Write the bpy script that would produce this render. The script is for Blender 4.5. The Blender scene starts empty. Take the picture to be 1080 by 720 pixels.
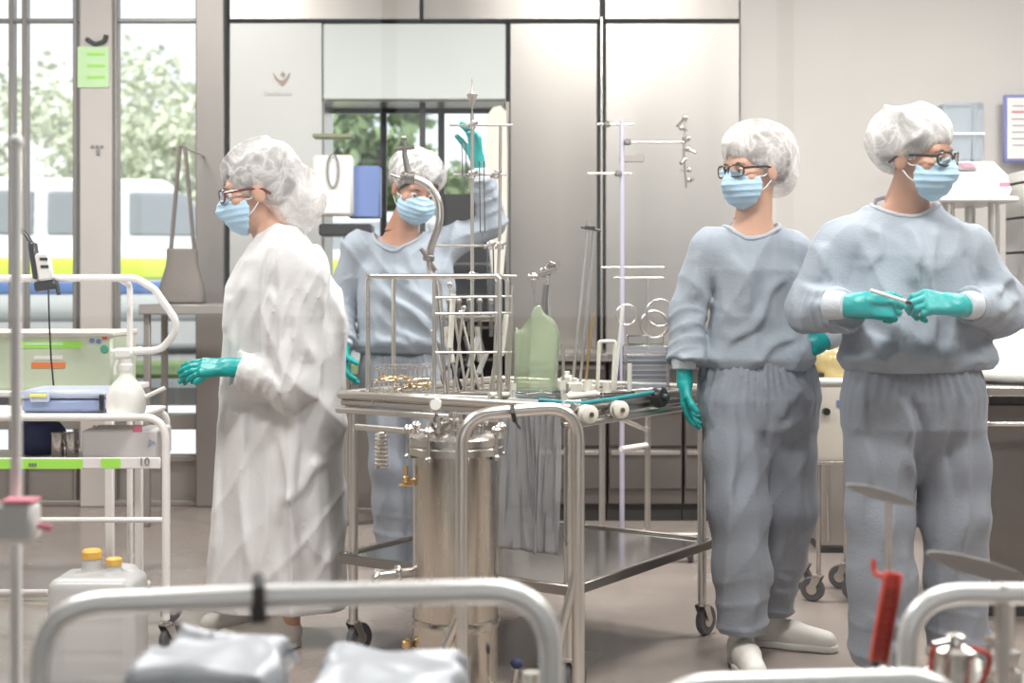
import bpy, math, random
import numpy as np
from mathutils import Vector, Matrix

sc = bpy.context.scene
COL = sc.collection
random.seed(4)

# ------------------------------------------------------------------ camera, world, lights, exposure
FPX, EYE, HOR = 1500.0, 1.17, 300.0
cam_d = bpy.data.cameras.new('camera')
cam = bpy.data.objects.new('camera', cam_d)
COL.objects.link(cam)
cam.location = (0, 0, EYE)
cam.rotation_euler = (math.pi / 2, 0, 0)
cam_d.sensor_width = 36.0
cam_d.lens = 50.0
cam_d.shift_y = -(360 - HOR) / 1080
cam_d.clip_start = 0.05
cam_d.clip_end = 300
cam_d.dof.use_dof = True
cam_d.dof.focus_distance = 4.5
cam_d.dof.aperture_fstop = 3.0
sc.camera = cam

sc.view_settings.view_transform = 'Standard'
sc.view_settings.look = 'None'
sc.view_settings.gamma = 1.0
sc.view_settings.use_curve_mapping = False
sc.view_settings.exposure = 0.22
sc.cycles.use_denoising = True
sc.cycles.max_bounces = 8
sc.cycles.transparent_max_bounces = 24
sc.cycles.caustics_reflective = False
sc.cycles.caustics_refractive = False
sc.cycles.sample_clamp_indirect = 6

world = bpy.data.worlds.new('sky')
sc.world = world
world.use_nodes = True
wn = world.node_tree
wn.nodes.clear()
wo = wn.nodes.new('ShaderNodeOutputWorld')
wb = wn.nodes.new('ShaderNodeBackground')
wc = wn.nodes.new('ShaderNodeTexCoord')
wm = wn.nodes.new('ShaderNodeMapping')
wz = wn.nodes.new('ShaderNodeTexNoise')
wr = wn.nodes.new('ShaderNodeValToRGB')
wm.inputs['Scale'].default_value = (1.4, 1.4, 3.0)
wz.inputs['Scale'].default_value = 2.2
wz.inputs['Detail'].default_value = 4
wr.color_ramp.elements[0].position = 0.35
wr.color_ramp.elements[0].color = (0.74, 0.82, 0.92, 1)
wr.color_ramp.elements[1].position = 0.6
wr.color_ramp.elements[1].color = (1.0, 0.99, 0.97, 1)
wn.links.new(wc.outputs['Generated'], wm.inputs['Vector'])
wn.links.new(wm.outputs['Vector'], wz.inputs['Vector'])
wn.links.new(wz.outputs['Fac'], wr.inputs['Fac'])
wn.links.new(wr.outputs['Color'], wb.inputs['Color'])
wb.inputs['Strength'].default_value = 1.35
wn.links.new(wb.outputs[0], wo.inputs[0])


def area_light(name, loc, size, size_y, power, col=(1, 0.98, 0.95), rot=(0, 0, 0)):
    d = bpy.data.lights.new(name, 'AREA')
    d.shape = 'RECTANGLE'
    d.size = size
    d.size_y = size_y
    d.energy = power
    d.color = col
    o = bpy.data.objects.new(name, d)
    o.location = loc
    o.rotation_euler = rot
    COL.objects.link(o)
    return o


CEIL = 3.3
outdoor_fill_d = bpy.data.lights.new('outdoor_fill', 'SUN')  # added lamp brightening trees and cars outside; the sky itself is overcast
outdoor_fill_d.energy = 3.2
outdoor_fill_d.angle = 0.08
outdoor_fill_d.color = (1.0, 0.97, 0.92)
outdoor_fill = bpy.data.objects.new('outdoor_fill', outdoor_fill_d)
outdoor_fill.rotation_euler = (math.radians(42), 0, math.radians(-24))
COL.objects.link(outdoor_fill)
for i, (lx, ly) in enumerate([(-2.0, 3.0), (0.6, 3.0), (2.6, 3.0), (-2.0, 5.4), (0.6, 5.4), (2.6, 5.4)]):
    area_light('ceiling_lamp', (lx, ly, CEIL - 0.05), 1.0, 0.4, 58)

# ------------------------------------------------------------------ helpers


def at(px, py, Y):
    return Vector(((px - 540.0) / FPX * Y, Y, EYE - (py - HOR) / FPX * Y))


def link(o):
    COL.objects.link(o)
    return o


def tag(o, label=None, cat=None, group=None, kind=None):
    if label:
        o['label'] = label
    if cat:
        o['category'] = cat
    if group:
        o['group'] = group
    if kind:
        o['kind'] = kind
    return o


def thing(name, label, cat, loc=(0, 0, 0), group=None):
    o = link(bpy.data.objects.new(name, None))
    o.location = loc
    o.empty_display_size = 0.05
    return tag(o, label, cat, group)


def wloc(o):
    v = Vector((0, 0, 0))
    while o is not None:
        v = v + Vector(o.location)
        o = o.parent
    return v


def mesh_obj(name, verts, faces, mat, parent=None, smooth=True, auto=True):
    me = bpy.data.meshes.new(name)
    V = np.asarray(verts, dtype=np.float64).reshape(-1, 3)
    if parent is not None:
        off = np.array((0.0, 0.0, 0.0))
        pw = wloc(parent)
    else:
        lo, hi = V.min(0), V.max(0)
        off = np.array(((lo[0] + hi[0]) / 2, (lo[1] + hi[1]) / 2, lo[2]))
    me.from_pydata((V - off).tolist(), [], faces if isinstance(faces, list) else faces.tolist())
    me.materials.append(mat)
    if smooth:
        me.polygons.foreach_set('use_smooth', [True] * len(me.polygons))
        if auto:
            try:
                me.set_sharp_from_angle(angle=math.radians(38))
            except Exception:
                pass
    me.update()
    o = link(bpy.data.objects.new(name, me))
    if parent is not None:
        o.parent = parent
        o.location = -pw
    else:
        o.location = off
    return o


def round_path(pts, r, n=6):
    """replace inner corners by arcs of radius r"""
    P = [Vector(p) for p in pts]
    out = [P[0]]
    for i in range(1, len(P) - 1):
        a, b, c = P[i - 1], P[i], P[i + 1]
        d1, d2 = (a - b), (c - b)
        l1, l2 = d1.length, d2.length
        d1.normalize()
        d2.normalize()
        ang = d1.angle(d2)
        if ang > 3.1:
            out.append(b)
            continue
        t = min(r / math.tan(ang / 2), l1 * 0.49, l2 * 0.49)
        p1, p2 = b + d1 * t, b + d2 * t
        for k in range(n + 1):
            u = k / n
            out.append(p1 * (1 - u) ** 2 + b * 2 * u * (1 - u) + p2 * u * u)
    out.append(P[-1])
    return out


class MB:
    def __init__(self):
        self.v, self.f = [], []

    def add(self, v, f):
        n = len(self.v)
        self.v += [tuple(p) for p in v]
        self.f += [tuple(i + n for i in q) for q in f]
        return self

    def box(self, c, s, bev=0.0, rot=None):
        """rounded box, centre c, full size s, 3x3 rotation rot"""
        hx, hy, hz = s[0] / 2, s[1] / 2, s[2] / 2
        b = min(bev, hx * 0.9, hy * 0.9, hz * 0.9)
        R = rot if rot is not None else Matrix.Identity(3)
        c = Vector(c)
        if b <= 0:
            vs = [Vector((x * hx, y * hy, z * hz)) for z in (-1, 1) for y in (-1, 1) for x in (-1, 1)]
            fs = [(0, 2, 3, 1), (4, 5, 7, 6), (0, 1, 5, 4), (2, 6, 7, 3), (0, 4, 6, 2), (1, 3, 7, 5)]
            return self.add([c + R @ v for v in vs], fs)
        vs, idx = [], {}
        for sx in (-1, 1):
            for sy in (-1, 1):
                for sz in (-1, 1):
                    for k, (ax, ay, az) in enumerate(((1, 0, 0), (0, 1, 0), (0, 0, 1))):
                        idx[(sx, sy, sz, k)] = len(vs)
                        vs.append(Vector((sx * (hx - b * (1 - ax)), sy * (hy - b * (1 - ay)), sz * (hz - b * (1 - az)))))
        fs = []
        I = idx
        for sx in (-1, 1):
            q = (I[sx, -1, -1, 0], I[sx, 1, -1, 0], I[sx, 1, 1, 0], I[sx, -1, 1, 0])
            fs.append(q if sx > 0 else q[::-1])
        for sy in (-1, 1):
            q = (I[-1, sy, -1, 1], I[-1, sy, 1, 1], I[1, sy, 1, 1], I[1, sy, -1, 1])
            fs.append(q if sy > 0 else q[::-1])
        for sz in (-1, 1):
            q = (I[-1, -1, sz, 2], I[1, -1, sz, 2], I[1, 1, sz, 2], I[-1, 1, sz, 2])
            fs.append(q if sz > 0 else q[::-1])
        for s1 in (-1, 1):
            for s2 in (-1, 1):
                q = (I[s1, s2, -1, 0], I[s1, s2, -1, 1], I[s1, s2, 1, 1], I[s1, s2, 1, 0])
                fs.append(q if s1 * s2 > 0 else q[::-1])
                q = (I[s1, -1, s2, 0], I[s1, 1, s2, 0], I[s1, 1, s2, 2], I[s1, -1, s2, 2])
                fs.append(q if s1 * s2 > 0 else q[::-1])
                q = (I[-1, s1, s2, 1], I[-1, s1, s2, 2], I[1, s1, s2, 2], I[1, s1, s2, 1])
                fs.append(q if s1 * s2 > 0 else q[::-1])
        for sx in (-1, 1):
            for sy in (-1, 1):
                for sz in (-1, 1):
                    q = (I[sx, sy, sz, 0], I[sx, sy, sz, 1], I[sx, sy, sz, 2])
                    fs.append(q if sx * sy * sz > 0 else q[::-1])
        return self.add([c + R @ v for v in vs], fs)

    def tube(self, pts, r, n=12, closed=False, cap=True):
        P = [Vector(p) for p in pts]
        m = len(P)
        rs = r if isinstance(r, (list, tuple)) else [r] * m
        base = len(self.v)
        t_prev = None
        nrm = None
        for i in range(m):
            if closed:
                t = (P[(i + 1) % m] - P[i - 1])
            else:
                t = (P[min(i + 1, m - 1)] - P[max(i - 1, 0)])
            if t.length < 1e-9:
                t = t_prev or Vector((0, 0, 1))
            t.normalize()
            if nrm is None:
                nrm = t.orthogonal().normalized()
            else:
                nrm = (nrm - t * nrm.dot(t))
                if nrm.length < 1e-6:
                    nrm = t.orthogonal()
                nrm.normalize()
            b = t.cross(nrm)
            for k in range(n):
                a = 2 * math.pi * k / n
                self.v.append(tuple(P[i] + (nrm * math.cos(a) + b * math.sin(a)) * rs[i]))
            t_prev = t
        for i in range(m if closed else m - 1):
            j = (i + 1) % m
            for k in range(n):
                k2 = (k + 1) % n
                self.f.append((base + i * n + k, base + i * n + k2, base + j * n + k2, base + j * n + k))
        if cap and not closed:
            self.f.append(tuple(base + k for k in range(n))[::-1])
            self.f.append(tuple(base + (m - 1) * n + k for k in range(n)))
        return self

    def lathe(self, prof, c, axis=(0, 0, 1), n=32, cap=True):
        """prof: list of (radius, height along the axis)"""
        c = Vector(c)
        t = Vector(axis).normalized()
        u = t.orthogonal().normalized()
        w = t.cross(u)
        base = len(self.v)
        for (r, h) in prof:
            for k in range(n):
                a = 2 * math.pi * k / n
                self.v.append(tuple(c + t * h + (u * math.cos(a) + w * math.sin(a)) * max(r, 1e-5)))
        for i in range(len(prof) - 1):
            for k in range(n):
                k2 = (k + 1) % n
                self.f.append((base + i * n + k, base + i * n + k2, base + (i + 1) * n + k2, base + (i + 1) * n + k))
        if cap:
            self.f.append(tuple(base + k for k in range(n))[::-1])
            e = base + (len(prof) - 1) * n
            self.f.append(tuple(e + k for k in range(n)))
        return self

    def sphere(self, c, r, n=12, sc_=(1, 1, 1)):
        c = Vector(c)
        base = len(self.v)
        m = n // 2 + 2
        for i in range(m + 1):
            th = math.pi * i / m
            for k in range(n):
                a = 2 * math.pi * k / n
                self.v.append((c.x + r * sc_[0] * math.sin(th) * math.cos(a), c.y + r * sc_[1] * math.sin(th) * math.sin(a), c.z + r * sc_[2] * math.cos(th)))
        for i in range(m):
            for k in range(n):
                k2 = (k + 1) % n
                self.f.append((base + i * n + k, base + (i + 1) * n + k, base + (i + 1) * n + k2, base + i * n + k2))
        return self

    def prism(self, poly, d):
        """poly: list of 3-D points (planar), extruded by the vector d"""
        n = len(poly)
        d = Vector(d)
        base = len(self.v)
        self.v += [tuple(Vector(p)) for p in poly] + [tuple(Vector(p) + d) for p in poly]
        self.f.append(tuple(base + i for i in range(n))[::-1])
        self.f.append(tuple(base + n + i for i in range(n)))
        for i in range(n):
            j = (i + 1) % n
            self.f.append((base + i, base + j, base + n + j, base + n + i))
        return self

    def build(self, name, mat, parent=None, smooth=True):
        return mesh_obj(name, self.v, self.f, mat, parent, smooth)


# ------------------------------------------------------------------ materials
def new_mat(name):
    m = bpy.data.materials.new(name)
    m.use_nodes = True
    return m, m.node_tree, m.node_tree.nodes['Principled BSDF']


def mat(name, col, rough=0.5, metal=0.0, spec=0.5, alpha=1.0, trans=0.0, var=0.0, vscale=8.0, bump=0.0, bscale=60.0, stretch=(1, 1, 1),
        emit=None, sub=0.0, sheen=0.0, coat=0.0, rvar=0.0, fold=0.0, fscale=9.0):
    m, nt, b = new_mat(name)
    b.inputs['Base Color'].default_value = (*col, 1)
    b.inputs['Roughness'].default_value = rough
    b.inputs['Metallic'].default_value = metal
    b.inputs['Specular IOR Level'].default_value = spec
    b.inputs['Alpha'].default_value = alpha
    b.inputs['Transmission Weight'].default_value = trans
    b.inputs['Sheen Weight'].default_value = sheen
    b.inputs['Coat Weight'].default_value = coat
    if sub:
        b.inputs['Subsurface Weight'].default_value = sub
        b.inputs['Subsurface Radius'].default_value = (0.02, 0.008, 0.004)
    if emit:
        b.inputs['Emission Color'].default_value = (*emit[:3], 1)
        b.inputs['Emission Strength'].default_value = emit[3]
    tc = nt.nodes.new('ShaderNodeTexCoord')
    mp = nt.nodes.new('ShaderNodeMapping')
    mp.inputs['Scale'].default_value = stretch
    nt.links.new(tc.outputs['Object'], mp.inputs['Vector'])
    if var > 0 or rvar > 0:
        nz = nt.nodes.new('ShaderNodeTexNoise')
        nz.inputs['Scale'].default_value = vscale
        nz.inputs['Detail'].default_value = 5
        nt.links.new(mp.outputs[0], nz.inputs['Vector'])
        if var > 0:
            rp = nt.nodes.new('ShaderNodeValToRGB')
            rp.color_ramp.elements[0].position = 0.3
            rp.color_ramp.elements[1].position = 0.7
            rp.color_ramp.elements[0].color = (*[c * (1 - var) for c in col], 1)
            rp.color_ramp.elements[1].color = (*[min(1, c * (1 + var)) for c in col], 1)
            nt.links.new(nz.outputs['Fac'], rp.inputs['Fac'])
            nt.links.new(rp.outputs['Color'], b.inputs['Base Color'])
        if rvar > 0:
            mr = nt.nodes.new('ShaderNodeMapRange')
            mr.inputs['From Min'].default_value = 0.3
            mr.inputs['From Max'].default_value = 0.7
            mr.inputs['To Min'].default_value = max(0.02, rough - rvar)
            mr.inputs['To Max'].default_value = rough + rvar
            nt.links.new(nz.outputs['Fac'], mr.inputs['Value'])
            nt.links.new(mr.outputs[0], b.inputs['Roughness'])
    if bump > 0:
        n2 = nt.nodes.new('ShaderNodeTexNoise')
        n2.inputs['Scale'].default_value = bscale
        n2.inputs['Detail'].default_value = 6
        nt.links.new(mp.outputs[0], n2.inputs['Vector'])
        bp = nt.nodes.new('ShaderNodeBump')
        bp.inputs['Strength'].default_value = bump
        bp.inputs['Distance'].default_value = 0.01
        nt.links.new(n2.outputs['Fac'], bp.inputs['Height'])
        nt.links.new(bp.outputs[0], b.inputs['Normal'])
        if fold > 0:
            mp2 = nt.nodes.new('ShaderNodeMapping')
            mp2.inputs['Scale'].default_value = (1, 1, 0.38)
            mp2.inputs['Rotation'].default_value = (0, 0.30, 0)
            nt.links.new(tc.outputs['Object'], mp2.inputs['Vector'])
            n3 = nt.nodes.new('ShaderNodeTexNoise')
            n3.inputs['Scale'].default_value = fscale
            n3.inputs['Detail'].default_value = 1.2
            n3.inputs['Distortion'].default_value = 0.7
            nt.links.new(mp2.outputs[0], n3.inputs['Vector'])
            s3 = nt.nodes.new('ShaderNodeMath')
            s3.operation = 'SUBTRACT'
            s3.inputs[1].default_value = 0.5
            a3 = nt.nodes.new('ShaderNodeMath')
            a3.operation = 'ABSOLUTE'
            nt.links.new(n3.outputs['Fac'], s3.inputs[0])
            nt.links.new(s3.outputs[0], a3.inputs[0])
            b3 = nt.nodes.new('ShaderNodeBump')
            b3.inputs['Strength'].default_value = fold
            b3.inputs['Distance'].default_value = 0.05
            b3.invert = True
            nt.links.new(a3.outputs[0], b3.inputs['Height'])
            nt.links.new(bp.outputs[0], b3.inputs['Normal'])
            nt.links.new(b3.outputs[0], b.inputs['Normal'])
    return m


def clear_mat(name, tint=(1, 1, 1), rough=0.02, ior=1.5, haze=0.0, haze_col=(1, 1, 1)):
    """thin sheet: see-through with Fresnel reflection, optionally a little milky"""
    m, nt, b = new_mat(name)
    nt.nodes.remove(b)
    out = [n for n in nt.nodes if n.type == 'OUTPUT_MATERIAL'][0]
    tr = nt.nodes.new('ShaderNodeBsdfTransparent')
    tr.inputs[0].default_value = (*tint, 1)
    gl = nt.nodes.new('ShaderNodeBsdfGlossy')
    gl.inputs['Roughness'].default_value = rough
    fr = nt.nodes.new('ShaderNodeFresnel')
    fr.inputs[0].default_value = ior
    mx = nt.nodes.new('ShaderNodeMixShader')
    nt.links.new(fr.outputs[0], mx.inputs[0])
    src = tr
    if haze > 0:
        df = nt.nodes.new('ShaderNodeBsdfDiffuse')
        df.inputs[0].default_value = (*haze_col, 1)
        tl = nt.nodes.new('ShaderNodeBsdfTranslucent')
        tl.inputs[0].default_value = (*haze_col, 1)
        m0 = nt.nodes.new('ShaderNodeMixShader')
        m0.inputs[0].default_value = 0.4
        nt.links.new(df.outputs[0], m0.inputs[1])
        nt.links.new(tl.outputs[0], m0.inputs[2])
        m1 = nt.nodes.new('ShaderNodeMixShader')
        m1.inputs[0].default_value = haze
        nt.links.new(tr.outputs[0], m1.inputs[1])
        nt.links.new(m0.outputs[0], m1.inputs[2])
        src = m1
    nt.links.new(src.outputs[0], mx.inputs[1])
    nt.links.new(gl.outputs[0], mx.inputs[2])
    nt.links.new(mx.outputs[0], out.inputs[0])
    return m


M = dict(
    steel=mat('polished_steel', (0.66, 0.63, 0.60), 0.24, 1.0, rvar=0.04, vscale=12),
    alu=mat('bright_aluminium_tube', (0.93, 0.93, 0.93), 0.38, 0.6, rvar=0.02, vscale=5),
    tube=mat('satin_steel_tube', (0.70, 0.67, 0.63), 0.30, 1.0, rvar=0.03, vscale=8),
    steel_dark=mat('dark_steel', (0.33, 0.31, 0.29), 0.35, 1.0, rvar=0.08, vscale=9),
    brushed=mat('brushed_panel', (0.40, 0.37, 0.345), 0.33, 1.0, var=0.04, vscale=3, rvar=0.05, stretch=(1, 1, 0.04)),
    bay=mat('light_brushed_panel', (0.50, 0.475, 0.45), 0.36, 1.0, var=0.03, vscale=3, rvar=0.05, stretch=(1, 1, 0.04)),
    panel_light=mat('light_enamel_panel', (0.64, 0.645, 0.625), 0.30, 0.1, var=0.02, vscale=2),
    panel_white=mat('white_enamel_panel', (0.68, 0.725, 0.70), 0.28, 0.0, var=0.02, vscale=2),
    tank=mat('vessel_steel', (0.56, 0.52, 0.46), 0.26, 1.0, rvar=0.1, vscale=4, stretch=(6, 6, 0.5)),
    wall=mat('painted_wall', (0.60, 0.57, 0.545), 0.55, var=0.02, vscale=3, bump=0.03, bscale=150),
    ceil=mat('ceiling_white', (0.85, 0.85, 0.84), 0.8, var=0.01),
    floor=mat('grey_beige_floor', (0.36, 0.305, 0.275), 0.26, 0.0, var=0.04, vscale=2.5, rvar=0.03, coat=0.1),
    gap=mat('dark_gap', (0.05, 0.05, 0.05), 0.6, var=0.05),
    frame=mat('window_frame_taupe', (0.34, 0.31, 0.29), 0.4, 0.4, var=0.04, vscale=3),
    column=mat('pale_column', (0.62, 0.57, 0.54), 0.45, var=0.02, vscale=3),
    glass=clear_mat('clear_pane', (0.97, 0.985, 0.98)),
    front_glass=clear_mat('front_pane_glass', (0.985, 0.99, 0.985), 0.0, 1.36),
    cab=mat('cabinet_dark_steel', (0.19, 0.17, 0.16), 0.4, 0.7, var=0.06, vscale=4, rvar=0.08),
    cab_line=mat('cabinet_handle_strip', (0.42, 0.385, 0.36), 0.35, 0.6, var=0.02),
    white_tube=mat('white_powder_coat', (0.93, 0.90, 0.88), 0.35, 0.0, var=0.02),
    white=mat('white_plastic', (0.84, 0.83, 0.80), 0.35, var=0.02, vscale=6),
    cream=mat('cream_plastic', (0.82, 0.77, 0.68), 0.4, var=0.03, vscale=6),
    ivory=mat('ivory_plastic', (0.85, 0.82, 0.72), 0.35, var=0.04, vscale=20),
    black=mat('black_plastic', (0.02, 0.02, 0.022), 0.35, var=0.1),
    rubber=mat('grey_rubber', (0.12, 0.12, 0.13), 0.6, var=0.1),
    lime=mat('lime_label', (0.42, 0.88, 0.12), 0.5, var=0.03),
    lime_pale=mat('pale_lime_label', (0.62, 0.90, 0.50), 0.5, var=0.03),
    green_box=mat('pale_green_casing', (0.60, 0.68, 0.52), 0.45, var=0.03, vscale=4),
    green_dot=mat('green_disc', (0.10, 0.38, 0.26), 0.4, var=0.05),
    red=mat('red_plastic', (0.80, 0.07, 0.04), 0.35, var=0.08, vscale=12),
    orange=mat('orange_print', (0.86, 0.26, 0.09), 0.5, var=0.04),
    amber=mat('amber_cap', (0.85, 0.50, 0.10), 0.4, var=0.05),
    yellow=mat('yellow_plastic', (0.88, 0.76, 0.18), 0.45, var=0.05),
    pale_yellow=clear_mat('pale_yellow_film', (0.95, 0.85, 0.55), 0.2, 1.4, 0.55, (0.95, 0.8, 0.45)),
    bluegrey=mat('blue_grey_plastic', (0.45, 0.50, 0.62), 0.3, var=0.03),
    navy=mat('navy_fabric', (0.035, 0.05, 0.14), 0.7, var=0.2, vscale=20),
    blue=mat('equipment_blue', (0.16, 0.24, 0.52), 0.4, var=0.05),
    blue_frame=mat('blue_holder', (0.20, 0.22, 0.50), 0.4, var=0.05),
    paper=mat('paper', (0.86, 0.82, 0.82), 0.6, var=0.02),
    ink=mat('grey_ink', (0.25, 0.25, 0.26), 0.6, var=0.05),
    pink=mat('pink_label', (0.75, 0.22, 0.30), 0.5, var=0.05),
    teal_hose=mat('teal_hose', (0.03, 0.30, 0.34), 0.35, var=0.05),
    brass=mat('brass', (0.72, 0.50, 0.24), 0.3, 1.0, rvar=0.05),
    bag_green=clear_mat('pale_green_film', (0.90, 0.96, 0.84), 0.15, 1.45, 0.50, (0.80, 0.93, 0.68)),
    film=clear_mat('clear_plastic_film', (0.96, 0.97, 0.98), 0.08, 1.45, 0.16, (0.9, 0.93, 0.97)),
    clear=clear_mat('clear_plastic', (0.94, 0.96, 0.97), 0.03, 1.5, 0.06, (0.9, 0.95, 1.0)),
    can=clear_mat('milky_canister_plastic', (0.95, 0.95, 0.95), 0.25, 1.45, 0.86, (0.93, 0.93, 0.93)),
    lens=clear_mat('lens', (0.92, 0.92, 0.92), 0.0, 1.25),
    bag_brown=mat('taupe_bag', (0.20, 0.17, 0.15), 0.6, var=0.08, bump=0.2, bscale=40),
    lino=mat('linen', (0.82, 0.80, 0.76), 0.7, var=0.03, bump=0.3, bscale=30),
    # people
    shirt=mat('grey_blue_jersey', (0.345, 0.39, 0.45), 0.85, 0, 0.2, var=0.04, vscale=9, bump=0.2, bscale=120, sheen=0.15, fold=0.32, fscale=5.5),
    pants=mat('grey_blue_trousers', (0.285, 0.31, 0.355), 0.85, 0, 0.2, var=0.04, vscale=9, bump=0.2, bscale=120, sheen=0.15, fold=0.30, fscale=5),
    rib=mat('rib_knit', (0.43, 0.47, 0.52), 0.85, 0, 0.2, var=0.03, bump=0.3, bscale=180),
    cuff=mat('pale_cuff', (0.62, 0.66, 0.70), 0.85, 0, 0.2, var=0.03, bump=0.3, bscale=120),
    coverall=mat('white_coverall', (0.76, 0.75, 0.75), 0.62, 0, 0.3, var=0.02, vscale=8, bump=0.12, bscale=90, fold=0.34, fscale=6.5),
    glove=mat('teal_nitrile', (0.0, 0.33, 0.32), 0.38, 0, 0.5, var=0.12, vscale=25, bump=0.15, bscale=110),
    maskf=mat('light_blue_mask', (0.46, 0.68, 0.86), 0.7, 0, 0.3, var=0.04, vscale=30, bump=0.12, bscale=160),
    loop=mat('white_elastic', (0.85, 0.85, 0.85), 0.7, var=0.02),
    skin=mat('skin', (0.62, 0.36, 0.25), 0.5, 0, 0.4, var=0.07, vscale=14, sub=0.12, bump=0.08, bscale=120),
    skin2=mat('skin_tanned', (0.52, 0.28, 0.19), 0.5, 0, 0.4, var=0.07, vscale=14, sub=0.12, bump=0.08, bscale=120),
    hair_dark=mat('dark_hair', (0.035, 0.028, 0.025), 0.5, var=0.3, vscale=60, bump=0.6, bscale=90, stretch=(4, 1, 1)),
    hair_grey=mat('grey_hair', (0.16, 0.15, 0.15), 0.5, var=0.3, vscale=60, bump=0.6, bscale=90, stretch=(4, 1, 1)),
    hair_brown=mat('brown_hair', (0.13, 0.07, 0.045), 0.5, var=0.3, vscale=60, bump=0.6, bscale=90, stretch=(4, 1, 1)),
    shoe=mat('white_shoe', (0.78, 0.75, 0.70), 0.5, var=0.04, vscale=30),
    sole=mat('shoe_sole', (0.72, 0.70, 0.66), 0.6, var=0.04),
    eye=mat('eye_white', (0.8, 0.78, 0.75), 0.2, var=0.01),
    iris=mat('iris', (0.05, 0.035, 0.025), 0.15, var=0.05),
    specs=mat('spectacle_frame', (0.015, 0.012, 0.012), 0.25, var=0.05),
    specs_red=mat('dark_red_frame', (0.16, 0.02, 0.02), 0.25, var=0.05),
    # outdoors
    asphalt=mat('asphalt', (0.30, 0.30, 0.30), 0.9, var=0.08, vscale=2),
    grass=mat('grass', (0.17, 0.24, 0.09), 0.9, var=0.2, vscale=3, bump=0.3, bscale=20),
    leaf=mat('leaves', (0.22, 0.31, 0.15), 0.7, var=0.35, vscale=0.8),
    bark=mat('bark', (0.12, 0.09, 0.07), 0.9, var=0.2),
    car_w=mat('white_car_paint', (0.74, 0.76, 0.80), 0.15, 0, 0.6, coat=0.6, var=0.01),
    car_g=mat('grey_car_paint', (0.40, 0.42, 0.45), 0.15, 0.3, 0.6, coat=0.6, var=0.01),
    car_b=mat('blue_band', (0.10, 0.20, 0.50), 0.3, var=0.03),
    car_y=mat('fluorescent_yellow_band', (0.72, 0.90, 0.08), 0.4, var=0.03),
    car_glass=mat('car_window', (0.25, 0.27, 0.30), 0.08, 0, 0.8, var=0.02),
    facade=mat('pale_facade', (0.70, 0.70, 0.68), 0.8, var=0.04, vscale=0.5),
)


def cap_material():
    m, nt, b = new_mat('bouffant_nonwoven')
    out = [n for n in nt.nodes if n.type == 'OUTPUT_MATERIAL'][0]
    b.inputs['Base Color'].default_value = (0.84, 0.82, 0.81, 1)
    b.inputs['Roughness'].default_value = 0.9
    b.inputs['Specular IOR Level'].default_value = 0.15
    tc = nt.nodes.new('ShaderNodeTexCoord')
    wv = nt.nodes.new('ShaderNodeTexNoise')
    wv.inputs['Scale'].default_value = 13
    wv.inputs['Detail'].default_value = 5
    wv.inputs['Roughness'].default_value = 0.55
    wv.inputs['Distortion'].default_value = 0.9
    nz = wv
    nt.links.new(tc.outputs['Object'], wv.inputs['Vector'])
    sb = nt.nodes.new('ShaderNodeMath')
    sb.operation = 'SUBTRACT'
    sb.inputs[1].default_value = 0.5
    ab = nt.nodes.new('ShaderNodeMath')
    ab.operation = 'ABSOLUTE'
    nt.links.new(wv.outputs['Fac'], sb.inputs[0])
    nt.links.new(sb.outputs[0], ab.inputs[0])
    rp = nt.nodes.new('ShaderNodeValToRGB')
    rp.color_ramp.elements[0].position = 0.0
    rp.color_ramp.elements[0].color = (0.82, 0.82, 0.82, 1)
    rp.color_ramp.elements[1].position = 0.03
    rp.color_ramp.elements[1].color = (0.60, 0.60, 0.60, 1)
    e3 = rp.color_ramp.elements.new(0.14)
    e3.color = (0.36, 0.36, 0.36, 1)
    nt.links.new(ab.outputs[0], rp.inputs['Fac'])
    tr = nt.nodes.new('ShaderNodeBsdfTransparent')
    mx = nt.nodes.new('ShaderNodeMixShader')
    nt.links.new(rp.outputs['Color'], mx.inputs[0])
    nt.links.new(tr.outputs[0], mx.inputs[1])
    nt.links.new(b.outputs[0], mx.inputs[2])
    bp = nt.nodes.new('ShaderNodeBump')
    bp.inputs['Strength'].default_value = 0.4
    bp.inputs['Distance'].default_value = 0.01
    nt.links.new(nz.outputs['Fac'], bp.inputs['Height'])
    nt.links.new(bp.outputs[0], b.inputs['Normal'])
    nt.links.new(mx.outputs[0], out.inputs[0])
    return m


M['cap'] = cap_material()

# ------------------------------------------------------------------ signed-distance modelling
F = np.float32
UP = Vector((0, 0, 1))


def V3(p):
    return np.array(tuple(p), dtype=F)


def smin(a, b, k):
    h = np.clip(0.5 + 0.5 * (b - a) / k, 0, 1)
    return b + (a - b) * h - k * h * (1 - h)


def smax(a, b, k):
    return -smin(-a, -b, k)


def cone(P, a, b, ra, rb, flat=None, fs=1.0):
    a, b = V3(a), V3(b)
    ab = b - a
    t = np.clip(((P - a) @ ab) / max(float(ab @ ab), 1e-9), 0, 1)
    q = P - a - t[:, None] * ab
    if flat is not None:
        f = V3(flat)
        f = f / np.linalg.norm(f)
        c = q @ f
        q = q + (c * (1.0 / fs - 1.0))[:, None] * f
    return np.sqrt((q * q).sum(1)) - (ra + (rb - ra) * t)


def chain(P, pts, rs, k=0.02, flat=None, fs=1.0):
    d = None
    for i in range(len(pts) - 1):
        e = cone(P, pts[i], pts[i + 1], rs[i], rs[i + 1], flat, fs)
        d = e if d is None else smin(d, e, k)
    return d


def ell(P, c, r, R=None):
    q = P - V3(c)
    if R is not None:
        q = q @ R.astype(F)
    r = np.array(r, dtype=F)
    k0 = np.sqrt(((q / r) ** 2).sum(1))
    k1 = np.sqrt(((q / (r * r)) ** 2).sum(1)) + 1e-6
    return k0 * (k0 - 1.0) / k1


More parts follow.
